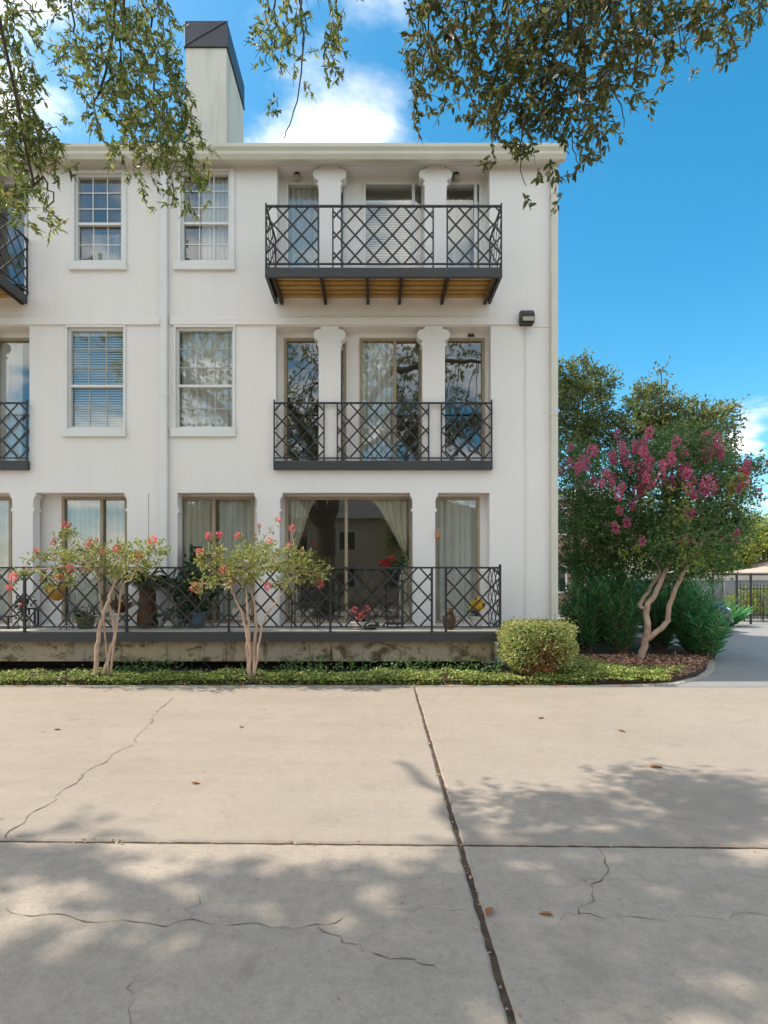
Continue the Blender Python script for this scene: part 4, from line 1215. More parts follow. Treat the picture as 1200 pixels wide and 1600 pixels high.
Ym = 10.6
def ppx(l, Y): return [PT(a, b, Y+dy) for a, b, dy in l]
tk = [(ppx([(1000, 1035, 0), (1010, 990, 0), (1012, 950, 0), (1030, 915, 0), (1045, 880, 0), (1052, 840, .1)], Ym), .070, .030),
      (ppx([(1008, 1000, 0), (1040, 975, -.1), (1046, 945, -.15), (1062, 905, -.2), (1085, 870, -.2), (1100, 840, -.1)], Ym), .055, .026),
      (ppx([(1012, 950, 0), (1000, 945, .2), (1022, 910, .25), (1030, 890, .25), (1010, 850, .3)], Ym), .04, .025)]
lob = [LB(1060, 800, Ym, 60, 45, 200), LB(1110, 790, Ym, 50, 55, 190), LB(1000, 780, Ym+.3, 60, 50, 200), LB(1040, 730, Ym, 60, 45, 200), LB(1095, 725, Ym, 50, 40, 170), LB(1150, 790, Ym, 30, 40, 80),
       LB(950, 770, Ym+.8, 40, 50, 120), LB(980, 730, Ym+.6, 40, 30, 100), LB(1075, 845, Ym-.3, 70, 24, 130), LB(1010, 835, Ym+.3, 50, 28, 120), LB(1160, 745, Ym, 28, 24, 40), LB(1180, 730, Ym, 14, 14, 12), LB(1120, 850, Ym, 30, 24, 60), LB(1030, 865, Ym+.3, 50, 20, 110), LB(980, 850, Ym+.5, 40, 30, 110), LB(945, 820, Ym+.6, 36, 30, 100), LB(1090, 870, Ym+.2, 44, 16, 80), LB(1140, 830, Ym, 34, 26, 80), LB(1065, 690, Ym+.2, 46, 24, 110), LB(910, 760, Ym+.9, 36, 40, 110), LB(905, 840, Ym+.9, 34, 40, 110), LB(975, 880, Ym+.9, 44, 26, 120), LB(1065, 880, Ym-.2, 34, 16, 60), LB(1110, 885, Ym+.6, 40, 22, 90), LB(1040, 895, Ym+1.0, 50, 18, 100), LB(925, 880, Ym+1.0, 40, 26, 110)]
_r = random.Random(5)
fl = [(_r.uniform(925, 1165), _r.uniform(685, 770), _r.uniform(-.9, .1), _r.uniform(.06, .12)) for _ in range(46)] + [(_r.uniform(900, 1170), _r.uniform(700, 840), _r.uniform(-.8, -.3), _r.uniform(.08, .15)) for _ in range(16)]
fl += [(1042, 718, -.7, .14), (1060, 705, -.6, .10), (1092, 705, -.4, .15), (1100, 685, -.3, .13), (1010, 720, -.6, .13), (1025, 705, -.6, .1), (975, 725, -.2, .12), (955, 722, 0, .11), (940, 725, 0, .1), (1075, 740, -.6, .11), (1130, 762, -.3, .1), (1160, 740, -.2, .13), (1168, 752, -.2, .1),
      (1005, 762, -.5, .09), (930, 745, .2, .1), (910, 730, .3, .1), (990, 700, -.1, .1), (1005, 820, -.5, .08), (993, 823, -.5, .08), (1076, 840, -.7, .07), (985, 790, -.3, .07), (890, 722, .5, .12), (1190, 775, 0, .08), (1165, 838, -.2, .07), (1142, 835, -.3, .07), (985, 735, -.3, .12), (1050, 735, -.7, .12), (1195, 725, 0, .06), (1120, 695, -.2, .08)]
lobed_tree('crape_myrtle', 'big crape myrtle with crooked pale trunks and deep pink flowers', PT(1000, 1035, Ym), tk, lob, 'myrtle_dark', 'bark_myrtle', (.062, .03), 8, .26, None,
           [(tuple(PT(a, b, Ym+dy)), r) for a, b, dy, r in fl], 'pink', 31)
bigm = bpy.data.objects['crape_myrtle.002'] if 'crape_myrtle.002' in bpy.data.objects else None
if bigm is not None:
    rgl = np.random.default_rng(61); Cl = []
    for a, b, rx_, ry_, dy, n_ in ((1070, 800, 7, 50, -.75, 26), (1066, 862, 18, 24, -.8, 26), (1132, 790, 8, 34, -.6, 16), (1142, 755, 20, 14, -.5, 18), (990, 868, 16, 12, -.4, 14), (1104, 870, 26, 12, -.7, 18), (1030, 780, 30, 26, -.7, 12)):
        s_ = Ym/FOC; Cl.append(ellip(rgl, PT(a, b, Ym+dy), (rx_*s_, .15, ry_*s_), n_, 0)[0])
    Cl = np.concatenate(Cl); Dl = nrm(rdir(rgl, len(Cl))+np.array([.2, -.3, .4]))
    leaf_mesh('sunlit_foliage', *sprays(rgl, Cl, Dl, 7, .2, .06, .03), MT['far_leaf'], bigm, kind='stuff')  # lime leaf colour stands in for sunlight on the front sprigs
    for a, b, r_ in ((1160, 738, .10), (1163, 752, .09)):
        p, d = ellip(rgl, PT(a, b, Ym-.4), (r_*.6, r_*.6, r_), 46, .0)
        leaf_mesh('flower', p, d, rdir(rgl, 46), np.full(46, .05), np.full(46, .04), MT['salmon'], bigm)
Yb = 13.2
lobed_tree('crape_myrtle', 'pink-flowered crape myrtle half hidden beside the white wall', PT(970, 1000, 12.4), [(ppx([(972, 1010, 0), (968, 905, 0), (975, 860, 0)], 12.4), .09, .05), (ppx([(970, 910, 0), (950, 870, .2), (930, 840, .3)], 12.4), .05, .03)],
           [LB(900, 790, 12.4, 40, 50, 130), LB(930, 830, 12.4, 40, 30, 110), LB(965, 810, 12.4, 40, 30, 110), LB(895, 720, 12.6, 40, 30, 90), LB(905, 880, 12.2, 34, 20, 90)], 'myrtle_dark', 'bark_dark', (.07, .034), 8, .28, None,
           [(tuple(PT(a, b, 12.0)), r) for a, b, r in ((905, 875, .1), (890, 745, .12), (915, 760, .1), (885, 690, .08), (955, 700, .1), (940, 862, .07))], 'pink', 33)
lobed_tree('shade_tree', 'tall loose green tree rising behind the building corner', (X(905, 15), 15, 0), [([(X(905, 15), 15, -.1), (X(902, 15), 15, 2.2), (X(905, 15), 15, 4.0)], .16, .08)],
           [LB(900, 640, 15, 50, 50, 210), LB(905, 590, 15, 34, 26, 90), LB(940, 605, 15, 22, 26, 50), LB(890, 690, 15, 50, 40, 170), LB(940, 680, 15, 36, 34, 130), LB(870, 620, 15, 40, 50, 140), LB(912, 562, 15, 8, 8, 5)], 'tree_leaf', 'bark_dark', (.09, .045), 8, .34, None, None, None, 35)
lobed_tree('shade_tree', 'broad green tree behind the pink-flowered crape myrtle', (X(1040, 14.5), 14.5, 0), [([(X(1040, 14.5), 14.5, -.1), (X(1036, 14.5), 14.5, 2.0), (X(1040, 14.5), 14.5, 3.6)], .17, .08)],
           [LB(1020, 640, 14.5, 40, 34, 140), LB(1070, 655, 14.5, 44, 26, 140), LB(1115, 660, 14.5, 36, 26, 100), LB(990, 670, 14.5, 36, 34, 120), LB(1050, 690, 14.5, 60, 36, 200), LB(1110, 700, 14.5, 34, 36, 110), LB(1010, 610, 14.5, 20, 10, 24), LB(1145, 637, 14.5, 14, 6, 8), LB(1033, 580, 14.5, 5, 5, 4), LB(1125, 740, 14.5, 24, 30, 50)], 'tree_leaf', 'bark_dark', (.09, .045), 8, .34, None, None, None, 36)

# ---- oleanders: stems with long narrow leaves
def oleander(label, base, h_, r_, n, seed):
    rg = np.random.default_rng(seed); t = thing('oleander', label, 'shrub', base, 'oleanders behind the mulch')
    P_, D_ = [], []; st = MB()
    for i in range(int(n*1.0)):
        a = rg.uniform(0, 6.283); q = math.sqrt(rg.uniform(0, 1)); hh_ = h_*rg.uniform(.7, 1.22)*(1-.2*q*q)
        top = Vector(base)+Vector((math.cos(a)*r_*q, math.sin(a)*r_*q, hh_)); b0 = Vector(base)+Vector((math.cos(a)*.12, math.sin(a)*.12, 0))
        mid = b0.lerp(top, .5)+Vector((math.cos(a), math.sin(a), 0))*(-.05)
        st.tube([b0, mid, top], [.011, .008, .003], 4, False)
        for k_ in range(22):
            s_ = .12+.88*(k_/21)
            p0 = b0.lerp(mid, s_*2) if s_ < .5 else mid.lerp(top, s_*2-1)
            d0 = (top-mid).normalized()
            P_.append(tuple(p0)); v_ = rdir(rg, 1)[0]*np.array([1, 1, .35]); D_.append(np.array(d0)*.85+v_)
    st.build('stem', MT['bark_dark'], t)['kind'] = 'stuff'
    P_, D_ = np.array(P_), np.array(D_); m = len(P_)
    leaf_mesh('foliage', P_, D_, rdir(rg, m)*.5+np.array([0, 0, 1]), rg.uniform(.15, .26, m), rg.uniform(.020, .032, m), MT['oleander'], t, kind='stuff')
for i, (px, Y_, h_, r_, n, lab) in enumerate(((915, 11.6, 1.55, .62, 80, 'oleander closest to the white wall'), (968, 11.3, 1.5, .6, 90, 'tall grassy-looking oleander left of the crooked trunks'), (1030, 11.9, 1.4, .6, 75, 'oleander directly behind the crooked trunks'),
        (1085, 11.3, 1.15, .55, 75, 'oleander right of the crooked trunks reaching over the lane'), (1075, 12.6, 1.5, .6, 70, 'oleander in front of the parked car'), (940, 13.0, 1.7, .7, 70, 'oleander at the back beside the ledge'), (1105, 10.9, .75, .45, 45, 'low dark oleander overhanging the lane edge'))):
    oleander(lab, (X(px, Y_), Y_, .03), h_, r_, n, 50+i)

# ---- mulch
rg = np.random.default_rng(12)
n = 6500
x = rg.uniform(3.9, 6.7, n); y = rg.uniform(8.5, 11.0, n)
ok = (y > np.interp(x, [p[0] for p in bedc], [p[1] for p in bedc])+.02)
x, y = x[ok], y[ok]; n = len(x)
ml = leaf_mesh('mulch', np.stack([x, y, .074+rg.uniform(0, .02, n)], 1), rdir(rg, n)*np.array([1, 1, .2]), rdir(rg, n)*.5+np.array([0, 0, 1]), rg.uniform(.04, .09, n), rg.uniform(.015, .03, n), MT['mulch'])
tag(ml, 'red-brown bark mulch around the crooked myrtle trunks', 'mulch', kind='stuff')

# ================================================================== BACKGROUND ON THE RIGHT
YG = 19.3
fx0, fx1 = X(1112, YG), 18.5
fen = thing('iron_fence', 'black iron picket fence and gate at the end of the lane', 'fence', (fx0, YG, 0))
MB().box(fx0, fx1, YG-.02, YG+.02, Z(898, YG)-.02, Z(898, YG)+.03).build('top_rail', MT['iron'], fen)
MB().box(X(1150, YG), fx1, YG-.018, YG+.018, Z(962, YG), Z(962, YG)+.04).build('bottom_rail', MT['iron'], fen)
MB().box(X(1150, YG), fx1, YG-.018, YG+.018, Z(921, YG), Z(921, YG)+.035).build('middle_rail', MT['iron'], fen)
for xx in (fx0+.04, X(1151, YG), X(1173, YG), X(1260, YG), fx1-.04):
    MB().box(xx-.025, xx+.025, YG-.031, YG+.031, -.05, Z(896, YG)).build('post', MT['iron'], fen)
pk = None; xx = X(1151, YG)+.12
while xx < fx1-.08:
    if pk is None:
        pk = MB().box(xx-.009, xx+.009, YG-.030, YG-.0185, Z(968, YG), Z(912, YG)).build('picket', MT['iron'], fen); p0 = pk.location.copy(); x00 = xx
    else:
        o = link(bpy.data.objects.new('picket', pk.data)); o.parent = fen; o.location = p0+Vector((xx-x00, 0, 0))
    xx += .115
gw = thing('block_wall', 'grey block garden wall behind the iron fence', 'wall', (20, 22, 0))
MB().box(9.0, 34, 22, 22.25, -.1, 1.50).build('wall_body', MT['grey_wall'], gw)
MB().box(8.95, 34.05, 21.94, 22.31, 1.502, 1.60).build('coping', MT['terrace'], gw)
for xx in (9.6, 14.0, 18.4, 22.8):
    MB().box(xx-.22, xx+.22, 21.88, 21.998, -.1, 1.499).build('pier', MT['grey_wall'], gw)
def agave(label, base, h_, n, seed, mat='plant', w_=.05, pot=None, group=None, name='spiky_plant', spread=.8):
    rg = np.random.default_rng(seed); t = thing(name, label, 'plant', base, group)
    d = nrm(rdir(rg, n)*np.array([1, 1, .4])*spread+np.array([0, 0, .75]))
    leaf_mesh('foliage', np.tile(np.array(base), (n, 1))+rg.normal(size=(n, 3))*.02, d, rdir(rg, n)*.3+np.array([0, 0, 1]), rg.uniform(.6, 1.05, n)*h_, rg.uniform(.7, 1.1, n)*w_, MT[mat], t, kind='stuff')
    return t
agave('dark spiky plant against the iron fence, nearer the car', (X(1125, 18.4), 18.4, 0), 1.15, 90, 1, 'oleander', .06, name='yucca')
agave('spiky plant against the iron fence beside the gate post', (X(1142, 18.6), 18.6, 0), .95, 90, 2, 'oleander', .06, name='yucca')
rg = np.random.default_rng(66)
for px_, lab, sd in ((1163, 'yellow-green shrub behind the gate pickets', 3), (1192, 'yellow-green shrub at the right end of the pickets', 4)):
    t = thing('shrub', lab, 'shrub', (X(px_, 20.6), 20.6, 0)); p, d = ellip(rg, (X(px_, 20.6), 20.6, .75), (.5, .4, .45), 260, .4)
    leaf_mesh('foliage', *sprays(rg, p, d, 5, .16, .09, .045), MT['far_leaf'], t, kind='stuff')
    MB().tube([(X(px_, 20.6), 20.6, -.05), (X(px_, 20.6), 20.6, .8)], .03, 6).build('stem', MT['bark_dark'], t)
def lowhouse(label, x0, x1, y0, y1, ze, zr, wm, rm, name='house', wins=(), ov=.4):
    t = thing(name, label, 'house', ((x0+x1)/2, y0, 0))
    MB().box(x0, x1, y0, y1, -.1, ze).build('wall', MT[wm], t)
    m = MB(); ym = (y0+y1)/2; r0 = [(x0-ov, y0-ov, ze+.003), (x1+ov, y0-ov, ze+.003), (x1+ov, y1+ov, ze+.003), (x0-ov, y1+ov, ze+.003)]
    ins = min((x1-x0), (y1-y0))*.45
    m.v = r0 + [(x0+ins, ym, zr), (x1-ins, ym, zr)]; m.f = [(0, 1, 5, 4), (2, 3, 4, 5), (1, 2, 5), (3, 0, 4), (3, 2, 1, 0)]
    m.build('roof', MT[rm], t)
    for wx, wz, ww, wh in wins:
        yy = y0 if wm != 'tan_wall' else y1
        sg = -1 if wm != 'tan_wall' else 1
        ya, yb_ = sorted((yy+sg*.003, yy+sg*.05)); f_ = MB().frame(wx, wx+ww, wz, wz+wh, .07, ya, yb_).build('window', MT['trim'], t)
        ya, yb_ = sorted((yy+sg*.004, yy+sg*.02)); MB().box(wx+.07, wx+ww-.07, ya, yb_, wz+.07, wz+wh-.07).build('pane', MT['car_glass'], f_)
    return t
lowhouse('low salmon-roofed building beyond the grey garden wall', 22, 36, 32, 42, 1.9, 2.75, 'cream', 'tile', 'low_building')
lowhouse('salmon brick house glimpsed between the trees beside the corner', 7.4, 11.6, 26, 34, 5.2, 6.0, 'brick', 'roof', 'brick_house', [(8.0, 3.6, 1.0, 1.3), (10.0, 3.6, 1.0, 1.3), (8.0, .9, 1.0, 1.3), (10.0, .9, 1.0, 1.3)])
def far_tree(label, x, y, zb, zt, r_, seed, mat='far_leaf'):
    lob = []; rr = random.Random(seed)
    for i in range(9):
        lob.append(((x+rr.uniform(-.6, .6)*r_, y+rr.uniform(-.4, .4)*r_, zb+(zt-zb)*rr.uniform(.3, .85)), (r_*.5, r_*.5, (zt-zb)*.26), 70))
    return lobed_tree('far_tree', label, (x, y, 0), [([(x, y, -.1), (x+.1, y, zb), (x, y, (zb+zt)/2)], .2, .08)], lob, mat, 'bark_dark', (.22, .12), 6, .6, 'trees beyond the garden wall', None, None, seed)
far_tree('pale yellow-green tree beyond the wall, left of the picture edge', X(1150, 36), 36, 1.6, 4.6, 2.0, 71)
far_tree('pale tree beyond the wall at the right picture edge', X(1200, 38), 38, 1.6, 5.6, 2.4, 72)
far_tree('dark tree far behind the oleanders', X(1060, 40), 40, 1.6, 7.0, 3.4, 73, 'tree_leaf')
far_tree('dark tree far behind the brick house', X(930, 42), 42, 1.6, 8.0, 3.8, 74, 'tree_leaf')

# ---- parked car half hidden by the oleanders
car = thing('parked_car', 'dark parked car half hidden behind the oleanders', 'car', (8.3, 17.0, 0))
def station(x, hw, zb, zs, zt, rw):
    return [(x, 17-hw, zb), (x, 17-hw-.02, (zb+zs)/2), (x, 17-hw, zs), (x, 17-rw, zt), (x, 17+rw, zt), (x, 17+hw, zs), (x, 17+hw+.02, (zb+zs)/2), (x, 17+hw, zb)]
def loft(sts, name, mat, par):
    m = MB()
    for st in sts: m.v += st
    n = len(sts[0])
    for i in range(len(sts)-1):
        for k_ in range(n):
            k2 = (k_+1) % n; m.f.append((i*n+k_, (i+1)*n+k_, (i+1)*n+k2, i*n+k2))
    m.f.append(tuple(range(n))); m.f.append(tuple(range(len(sts)*n-1, (len(sts)-1)*n-1, -1)))
    return m.build(name, mat, par, smooth=False, bevel=.03)
X0 = 6.0
loft([station(X0, .74, .35, .78, .86, .6), station(X0+.25, .86, .24, .86, .95, .7), station(X0+1.0, .89, .22, .92, 1.0, .72), station(X0+2.9, .89, .22, .90, .98, .72), station(X0+3.9, .87, .22, .78, .88, .7), station(X0+4.35, .80, .26, .66, .76, .62), station(X0+4.52, .68, .32, .56, .64, .5)], 'body', MT['car'], car)
loft([station(X0+.45, .66, .93, .96, .98, .6), station(X0+1.15, .70, .95, 1.25, 1.38, .52), station(X0+2.1, .70, .95, 1.28, 1.43, .53), station(X0+2.7, .69, .93, 1.2, 1.33, .5), station(X0+3.35, .62, .90, .93, .95, .56)], 'cabin', MT['car_glass'], car)
MB().box(X0+1.1, X0+2.6, 16.5, 17.5, 1.405, 1.46).build('roof_panel', MT['car'], car, bevel=.03)
for wx in (X0+.85, X0+3.7):
    for wy, s_ in ((16.08, 1), (17.92, -1)):
        wpts = [(wx, wy, .32), (wx, wy+.2*s_, .32)]
        wh = MB().tube(wpts, [.32, .32], 20).build('wheel', MT['rubber'], car)
        MB().tube([(wx, wy-.012*s_, .32), (wx, wy+.02*s_, .32)], [.20, .21], 14).build('rim', MT['chrome'], wh)
for yy in (16.42, 17.42):
    MB().blob((X0+4.38, yy, .66), (.12, .17, .07), 2, .05).build('headlight', MT['headlight'], car, smooth=True)
MB().box(X0+4.45, X0+4.56, 16.75, 17.25, .40, .52).build('grille', MT['chrome'], car, bevel=.01)
MB().box(X0+4.40, X0+4.58, 16.35, 17.65, .28, .36).build('bumper', MT['chrome'], car, bevel=.02)

# ================================================================== THINGS ON THE TERRACE
TZ = .741
def pot(parent, c, r_, h_, mat):
    return MB().lathe([(r_*.70, 0), (r_*.85, h_*.4), (r_*.97, h_*.85), (r_*1.08, h_*.86), (r_*1.08, h_), (r_*.92, h_), (r_*.90, h_*.88)], c, 18).build('pot', MT[mat], parent, smooth=True)
def bushy(name, label, px, Y, r_, ph, pm, hgt, wid, n, lm, leaf=(.10, .05), seed=0, tallleaf=0, catn='plant'):
    rg = np.random.default_rng(seed); x = X(px, Y); t = thing(name, label, catn, (x, Y, TZ))
    pot(t, (x, Y, TZ), r_, ph, pm)
    b0 = np.array([x, Y, TZ+ph*.85])
    c, d = ellip(rg, (x, Y, TZ+ph+hgt*.5), (wid, wid*.8, hgt*.55), n, .15)
    m = MB()
    for q in c[::max(1, n//12)]: m.tube([Vector(b0), Vector(b0).lerp(Vector(q), .6)+Vector((0, 0, .04)), Vector(q)], [.006, .005, .003], 4, False)
    m.build('stem', MT['bark_dark'], t)['kind'] = 'stuff'
    leaf_mesh('foliage', *sprays(rg, c, nrm(d+np.array([0, 0, .3])), 4, leaf[0], leaf[0], leaf[1]), MT[lm], t, kind='stuff')
    return t, rg, x, b0
def add_flowers(t, rg, pts, r_, mat):
    for c in pts:
        p, d = ellip(rg, c, (r_, r_, r_), 26, .3); leaf_mesh('flower', p, d, rdir(rg, 26), np.full(26, r_*.9), np.full(26, r_*.7), MT[mat], t)
# shepherd's hook and hanging basket
hx, hy = X(104, 9.3), 9.3
hk = thing('plant_hook', 'black iron crook pole holding the ochre basket', 'plant hook', (hx, hy, TZ))
MB().tube([(hx, hy, TZ), (hx, hy, 2.05)] + [(hx-.09+.09*math.cos(a), hy, 2.05+.09*math.sin(a)) for a in (.5, 1.1, 1.7, 2.3, 3.0)] + [(hx-.17, hy, 1.98)], .009, 7).build('pole', MT['iron'], hk, smooth=True)
for a in (0, 2.1, 4.2):
    MB().tube([(hx, hy, TZ+.10), (hx+.12*math.cos(a), hy+.12*math.sin(a), TZ+.008)], .007, 6).build('foot', MT['iron'], hk)
bkx = hx-.17
bk = thing('hanging_basket', 'ochre coir hanging basket with green and red plant', 'basket', (bkx, hy, 1.2))
MB().lathe([(.04, 0), (.11, .05), (.155, .14), (.17, .26), (.15, .26), (.13, .2)], (bkx, hy, 1.22), 18).build('basket_bowl', MT['coir'], bk, smooth=True)
for a in (.3, 2.4, 4.5):
    MB().tube([(bkx+.16*math.cos(a), hy+.16*math.sin(a), 1.47), (bkx, hy, 1.97)], .003, 4).build('chain', MT['iron'], bk)
rg = np.random.default_rng(81); p, d = ellip(rg, (bkx, hy, 1.58), (.19, .17, .13), 46, .2)
leaf_mesh('foliage', *sprays(rg, p, nrm(d+np.array([0, 0, .4])), 4, .09, .09, .045), MT['myrtle_leaf'], bk, kind='stuff')
add_flowers(bk, rg, [(bkx+.05, hy-.15, 1.66), (bkx-.14, hy-.1, 1.60)], .035, 'salmon')
# palm
px_ = X(230, 9.62); pal = thing('potted_palm', 'palm with a thick shaggy brown trunk and arching fronds before the pilaster', 'palm', (px_, 9.62, TZ))
m = MB(); sp = []
for i in range(10): sp.append((px_+.012*math.sin(i*2.2), 9.62, TZ+i*.085))
m.tube(sp, [.17-.006*i+.012*(i % 2) for i in range(10)], 12); m.build('trunk', MT['brown'], pal)
rg = np.random.default_rng(83)
for i in range(17):
    a = i*2.4; ln = rg.uniform(.5, .75); el = rg.uniform(.35, 1.2)
    base = Vector((px_, 9.62, TZ+.78)); pts = []
    for j in range(9):
        s_ = j/8; pts.append(base+Vector((math.cos(a)*ln*s_*math.cos(el), math.sin(a)*ln*s_*math.cos(el)*.7, ln*s_*math.sin(el)-.42*s_*s_)))
    fr_ = MB().tube(pts, [.008*(1-.08*j) for j in range(9)], 4, False).build('frond', MT['myrtle_leaf'], pal)
    P_, D_ = [], []
    for j in range(40):
        s_ = .12+.88*j/39; k_ = min(7, int(s_*8)); q = pts[k_].lerp(pts[k_+1], s_*8-k_); dv = (pts[k_+1]-pts[k_]).normalized(); sd = dv.cross(Vector((0, 0, 1))).normalized()*(1 if j % 2 else -1)
        P_.append(tuple(q)); D_.append(tuple(dv*.6+sd*.9+Vector((0, 0, -.15))))
    leaf_mesh('leaflet', P_, D_, np.tile([0, 0, 1.], (40, 1)), .17*np.sin(np.linspace(.5, 2.9, 40))+.02, np.full(40, .018), MT['plant'], fr_, kind='stuff')
# bromeliad, pots, plants
bx = X(186, 9.45); t = agave('reddish bromeliad in a pale pot beside the forked trunk', (bx, 9.45, TZ+.26), .38, 46, 84, 'brom', .045, name='bromeliad'); pot(t, (bx, 9.45, TZ), .13, .27, 'pot_white')
bushy('potted_plant', 'low plant in a round olive-glazed pot', 134, 9.5, .16, .20, 'pot_green', .14, .14, 22, 'plant', (.07, .03), 85)
bushy('potted_plant', 'dense dark-leaved plant in a slate-blue pot left of the many-stemmed myrtle', 308, 9.62, .17, .28, 'pot_blue', .62, .30, 90, 'plant', (.14, .06), 86)
bushy('potted_plant', 'small leafy plant in a white pot right of the palm', 263, 9.40, .085, .14, 'pot_white', .18, .10, 22, 'plant', (.07, .035), 87)
bushy('potted_plant', 'tall broad-leaved plant standing in front of the glass door right of the downspout', 302, 9.95, .10, .2, 'terracotta', 1.05, .13, 34, 'plant', (.20, .07), 88)
t, rg, x, b0 = bushy('potted_plant', 'pot of green leaves with a red bloom at the left end of the terrace', 38, 9.45, .10, .22, 'pot_white', .28, .12, 26, 'plant', (.08, .04), 89)
add_flowers(t, rg, [(x, 9.38, TZ+.42)], .04, 'red')
def small_table(label, px, Y, w_, h_):
    x = X(px, Y); t = thing('side_table', label, 'table', (x, Y, TZ))
    MB().box(x-w_, x+w_, Y-w_*.7, Y+w_*.7, TZ+h_-.025, TZ+h_).build('table_top', MT['iron'], t, bevel=.005)
    for a in (-1, 1):
        for b in (-1, 1):
            MB().box(x+a*(w_-.03)-.012, x+a*(w_-.03)+.012, Y+b*(w_*.7-.03)-.012, Y+b*(w_*.7-.03)+.012, TZ, TZ+h_-.026).build('leg', MT['iron'], t)
    return x
small_table('low black side table at the left end of the terrace', 2, 9.5, .24, .22)
small_table('small black stool between the red-bloom pot and the ochre basket', 50, 9.7, .11, .34)
# chair
def chair(label, px, Y):
    x = X(px, Y); t = thing('patio_chair', label, 'chair', (x, Y, TZ))
    MB().box(x-.24, x+.24, Y-.22, Y+.22, TZ+.40, TZ+.44).build('seat', MT['iron'], t, bevel=.01)
    for a in (-1, 1):
        MB().tube([(x+a*.22, Y-.2, TZ), (x+a*.22, Y-.2, TZ+.62), (x+a*.22, Y+.1, TZ+.64)], .012, 6).build('leg', MT['iron'], t)
        MB().tube([(x+a*.22, Y+.22, TZ), (x+a*.22, Y+.2, TZ+.44), (x+a*.22, Y+.28, TZ+.92)], .012, 6).build('leg', MT['iron'], t)
    MB().tube([(x-.22, Y+.28, TZ+.92), (x+.22, Y+.28, TZ+.92)], .012, 6).build('back_rail', MT['iron'], t)
    for i in range(7):
        MB().box(x-.17+i*.0567-.01, x-.17+i*.0567+.01, Y+.236, Y+.246, TZ+.46, TZ+.90).build('back_slat', MT['iron'], t)
chair('black metal patio chair left of the wide ground-floor door mullion', 478, 9.62)
# etagere with red plant
ex, ey = X(617, 9.62), 9.62
et = thing('plant_stand', 'tall black iron plant stand under the red-flowered plant', 'plant stand', (ex, ey, TZ))
for a in (-1, 1):
    for b in (-1, 1):
        MB().box(ex+a*.13-.011, ex+a*.13+.011, ey+b*.13-.011, ey+b*.13+.011, TZ, TZ+.80).build('leg', MT['iron'], et)
for hz in (.06, .80):
    MB().box(ex-.145, ex+.145, ey-.145, ey+.145, TZ+hz+.001, TZ+hz+.022).build('shelf', MT['iron'], et)
for a in (-1, 1):
    MB().tube([(ex-.12, ey-.13, TZ+.43-a*.33), (ex, ey-.135, TZ+.43), (ex+.12, ey-.13, TZ+.43-a*.33)], .007, 5).build('scroll', MT['iron'], et)
rg = np.random.default_rng(91); rp = thing('potted_plant', 'red-flowered plant in a dark pot on the tall black stand', 'plant', (ex, ey, TZ+.822))
pot(rp, (ex, ey, TZ+.823), .10, .15, 'iron'); p, d = ellip(rg, (ex, ey, TZ+1.05), (.2, .18, .10), 34, .2)
leaf_mesh('foliage', *sprays(rg, p, nrm(d+np.array([0, 0, .2])), 4, .08, .08, .05), MT['plant'], rp, kind='stuff')
add_flowers(rp, rg, [(ex-.13, ey-.12, TZ+1.13), (ex-.05, ey-.15, TZ+1.17), (ex-.2, ey-.1, TZ+1.10)], .045, 'red')
t, rg, x, b0 = bushy('flower_bowl', 'white bowl of pale pink flowers in front of the wide glass door', 560, 9.35, .16, .13, 'pot_white', .22, .16, 26, 'plant', (.06, .03), 92, catn='plant')
add_flowers(t, rg, [(x+.08, 9.24, TZ+.27), (x+.02, 9.2, TZ+.22), (x-.05, 9.22, TZ+.33), (x+.14, 9.3, TZ+.34)], .045, 'salmon')
# crouching cat ornament, owl
cx_ = X(584, 9.25); t = thing('cat_ornament', 'small black crouching cat ornament beside the flower bowl', 'ornament', (cx_, 9.25, TZ))
MB().blob((cx_-.03, 9.25, TZ+.045), (.085, .05, .045), 3, .04).build('body', MT['iron'], t, smooth=True)
hd = MB().blob((cx_+.055, 9.24, TZ+.09), (.036, .034, .033), 4, .03).build('head', MT['iron'], t, smooth=True)
for a in (-1, 1): MB().lathe([(.012, 0), (.001, .026)], (cx_+.055+a*.02, 9.24, TZ+.113), 6).build('ear', MT['iron'], hd)
MB().tube([(cx_-.10, 9.25, TZ+.03), (cx_-.15, 9.23, TZ+.015), (cx_-.16, 9.18, TZ+.012)], [.012, .01, .006], 6).build('tail', MT['iron'], t)
ox = X(702, 9.3); t = thing('owl_figure', 'brown owl figure standing at the foot of the right-hand railing panel', 'figurine', (ox, 9.3, TZ))
MB().lathe([(.06, 0), (.085, .03), (.095, .14), (.085, .22), (.068, .255)], (ox, 9.3, TZ), 16).build('body', MT['brown'], t, smooth=True)
hd = MB().blob((ox, 9.3, TZ+.295), (.072, .065, .058), 5, .03, 14, 10).build('head', MT['brown'], t, smooth=True)
for a in (-1, 1):
    MB().lathe([(.02, 0), (.001, .045)], (ox+a*.045, 9.3, TZ+.33), 6).build('ear_tuft', MT['brown'], hd)
    MB().blob((ox+a*.028, 9.242, TZ+.305), (.016, .008, .016), 1, 0).build('eye', MT['coir'], hd, smooth=True)
    MB().blob((ox+a*.085, 9.31, TZ+.14), (.025, .055, .10), 2, .04).build('wing', MT['brown'], t, smooth=True)
MB().lathe([(.012, 0), (.001, -.022)], (ox, 9.236, TZ+.288), 6).build('beak', MT['coir'], hd)
t, rg, x, b0 = bushy('potted_plant', 'yellow-flowered plant in a white pot behind the right-hand railing panel', 745, 9.55, .11, .20, 'pot_white', .18, .11, 24, 'plant', (.07, .04), 95)
add_flowers(t, rg, [(x, 9.45, TZ+.44), (x+.06, 9.47, TZ+.40), (x-.06, 9.44, TZ+.39)], .06, 'yellow')
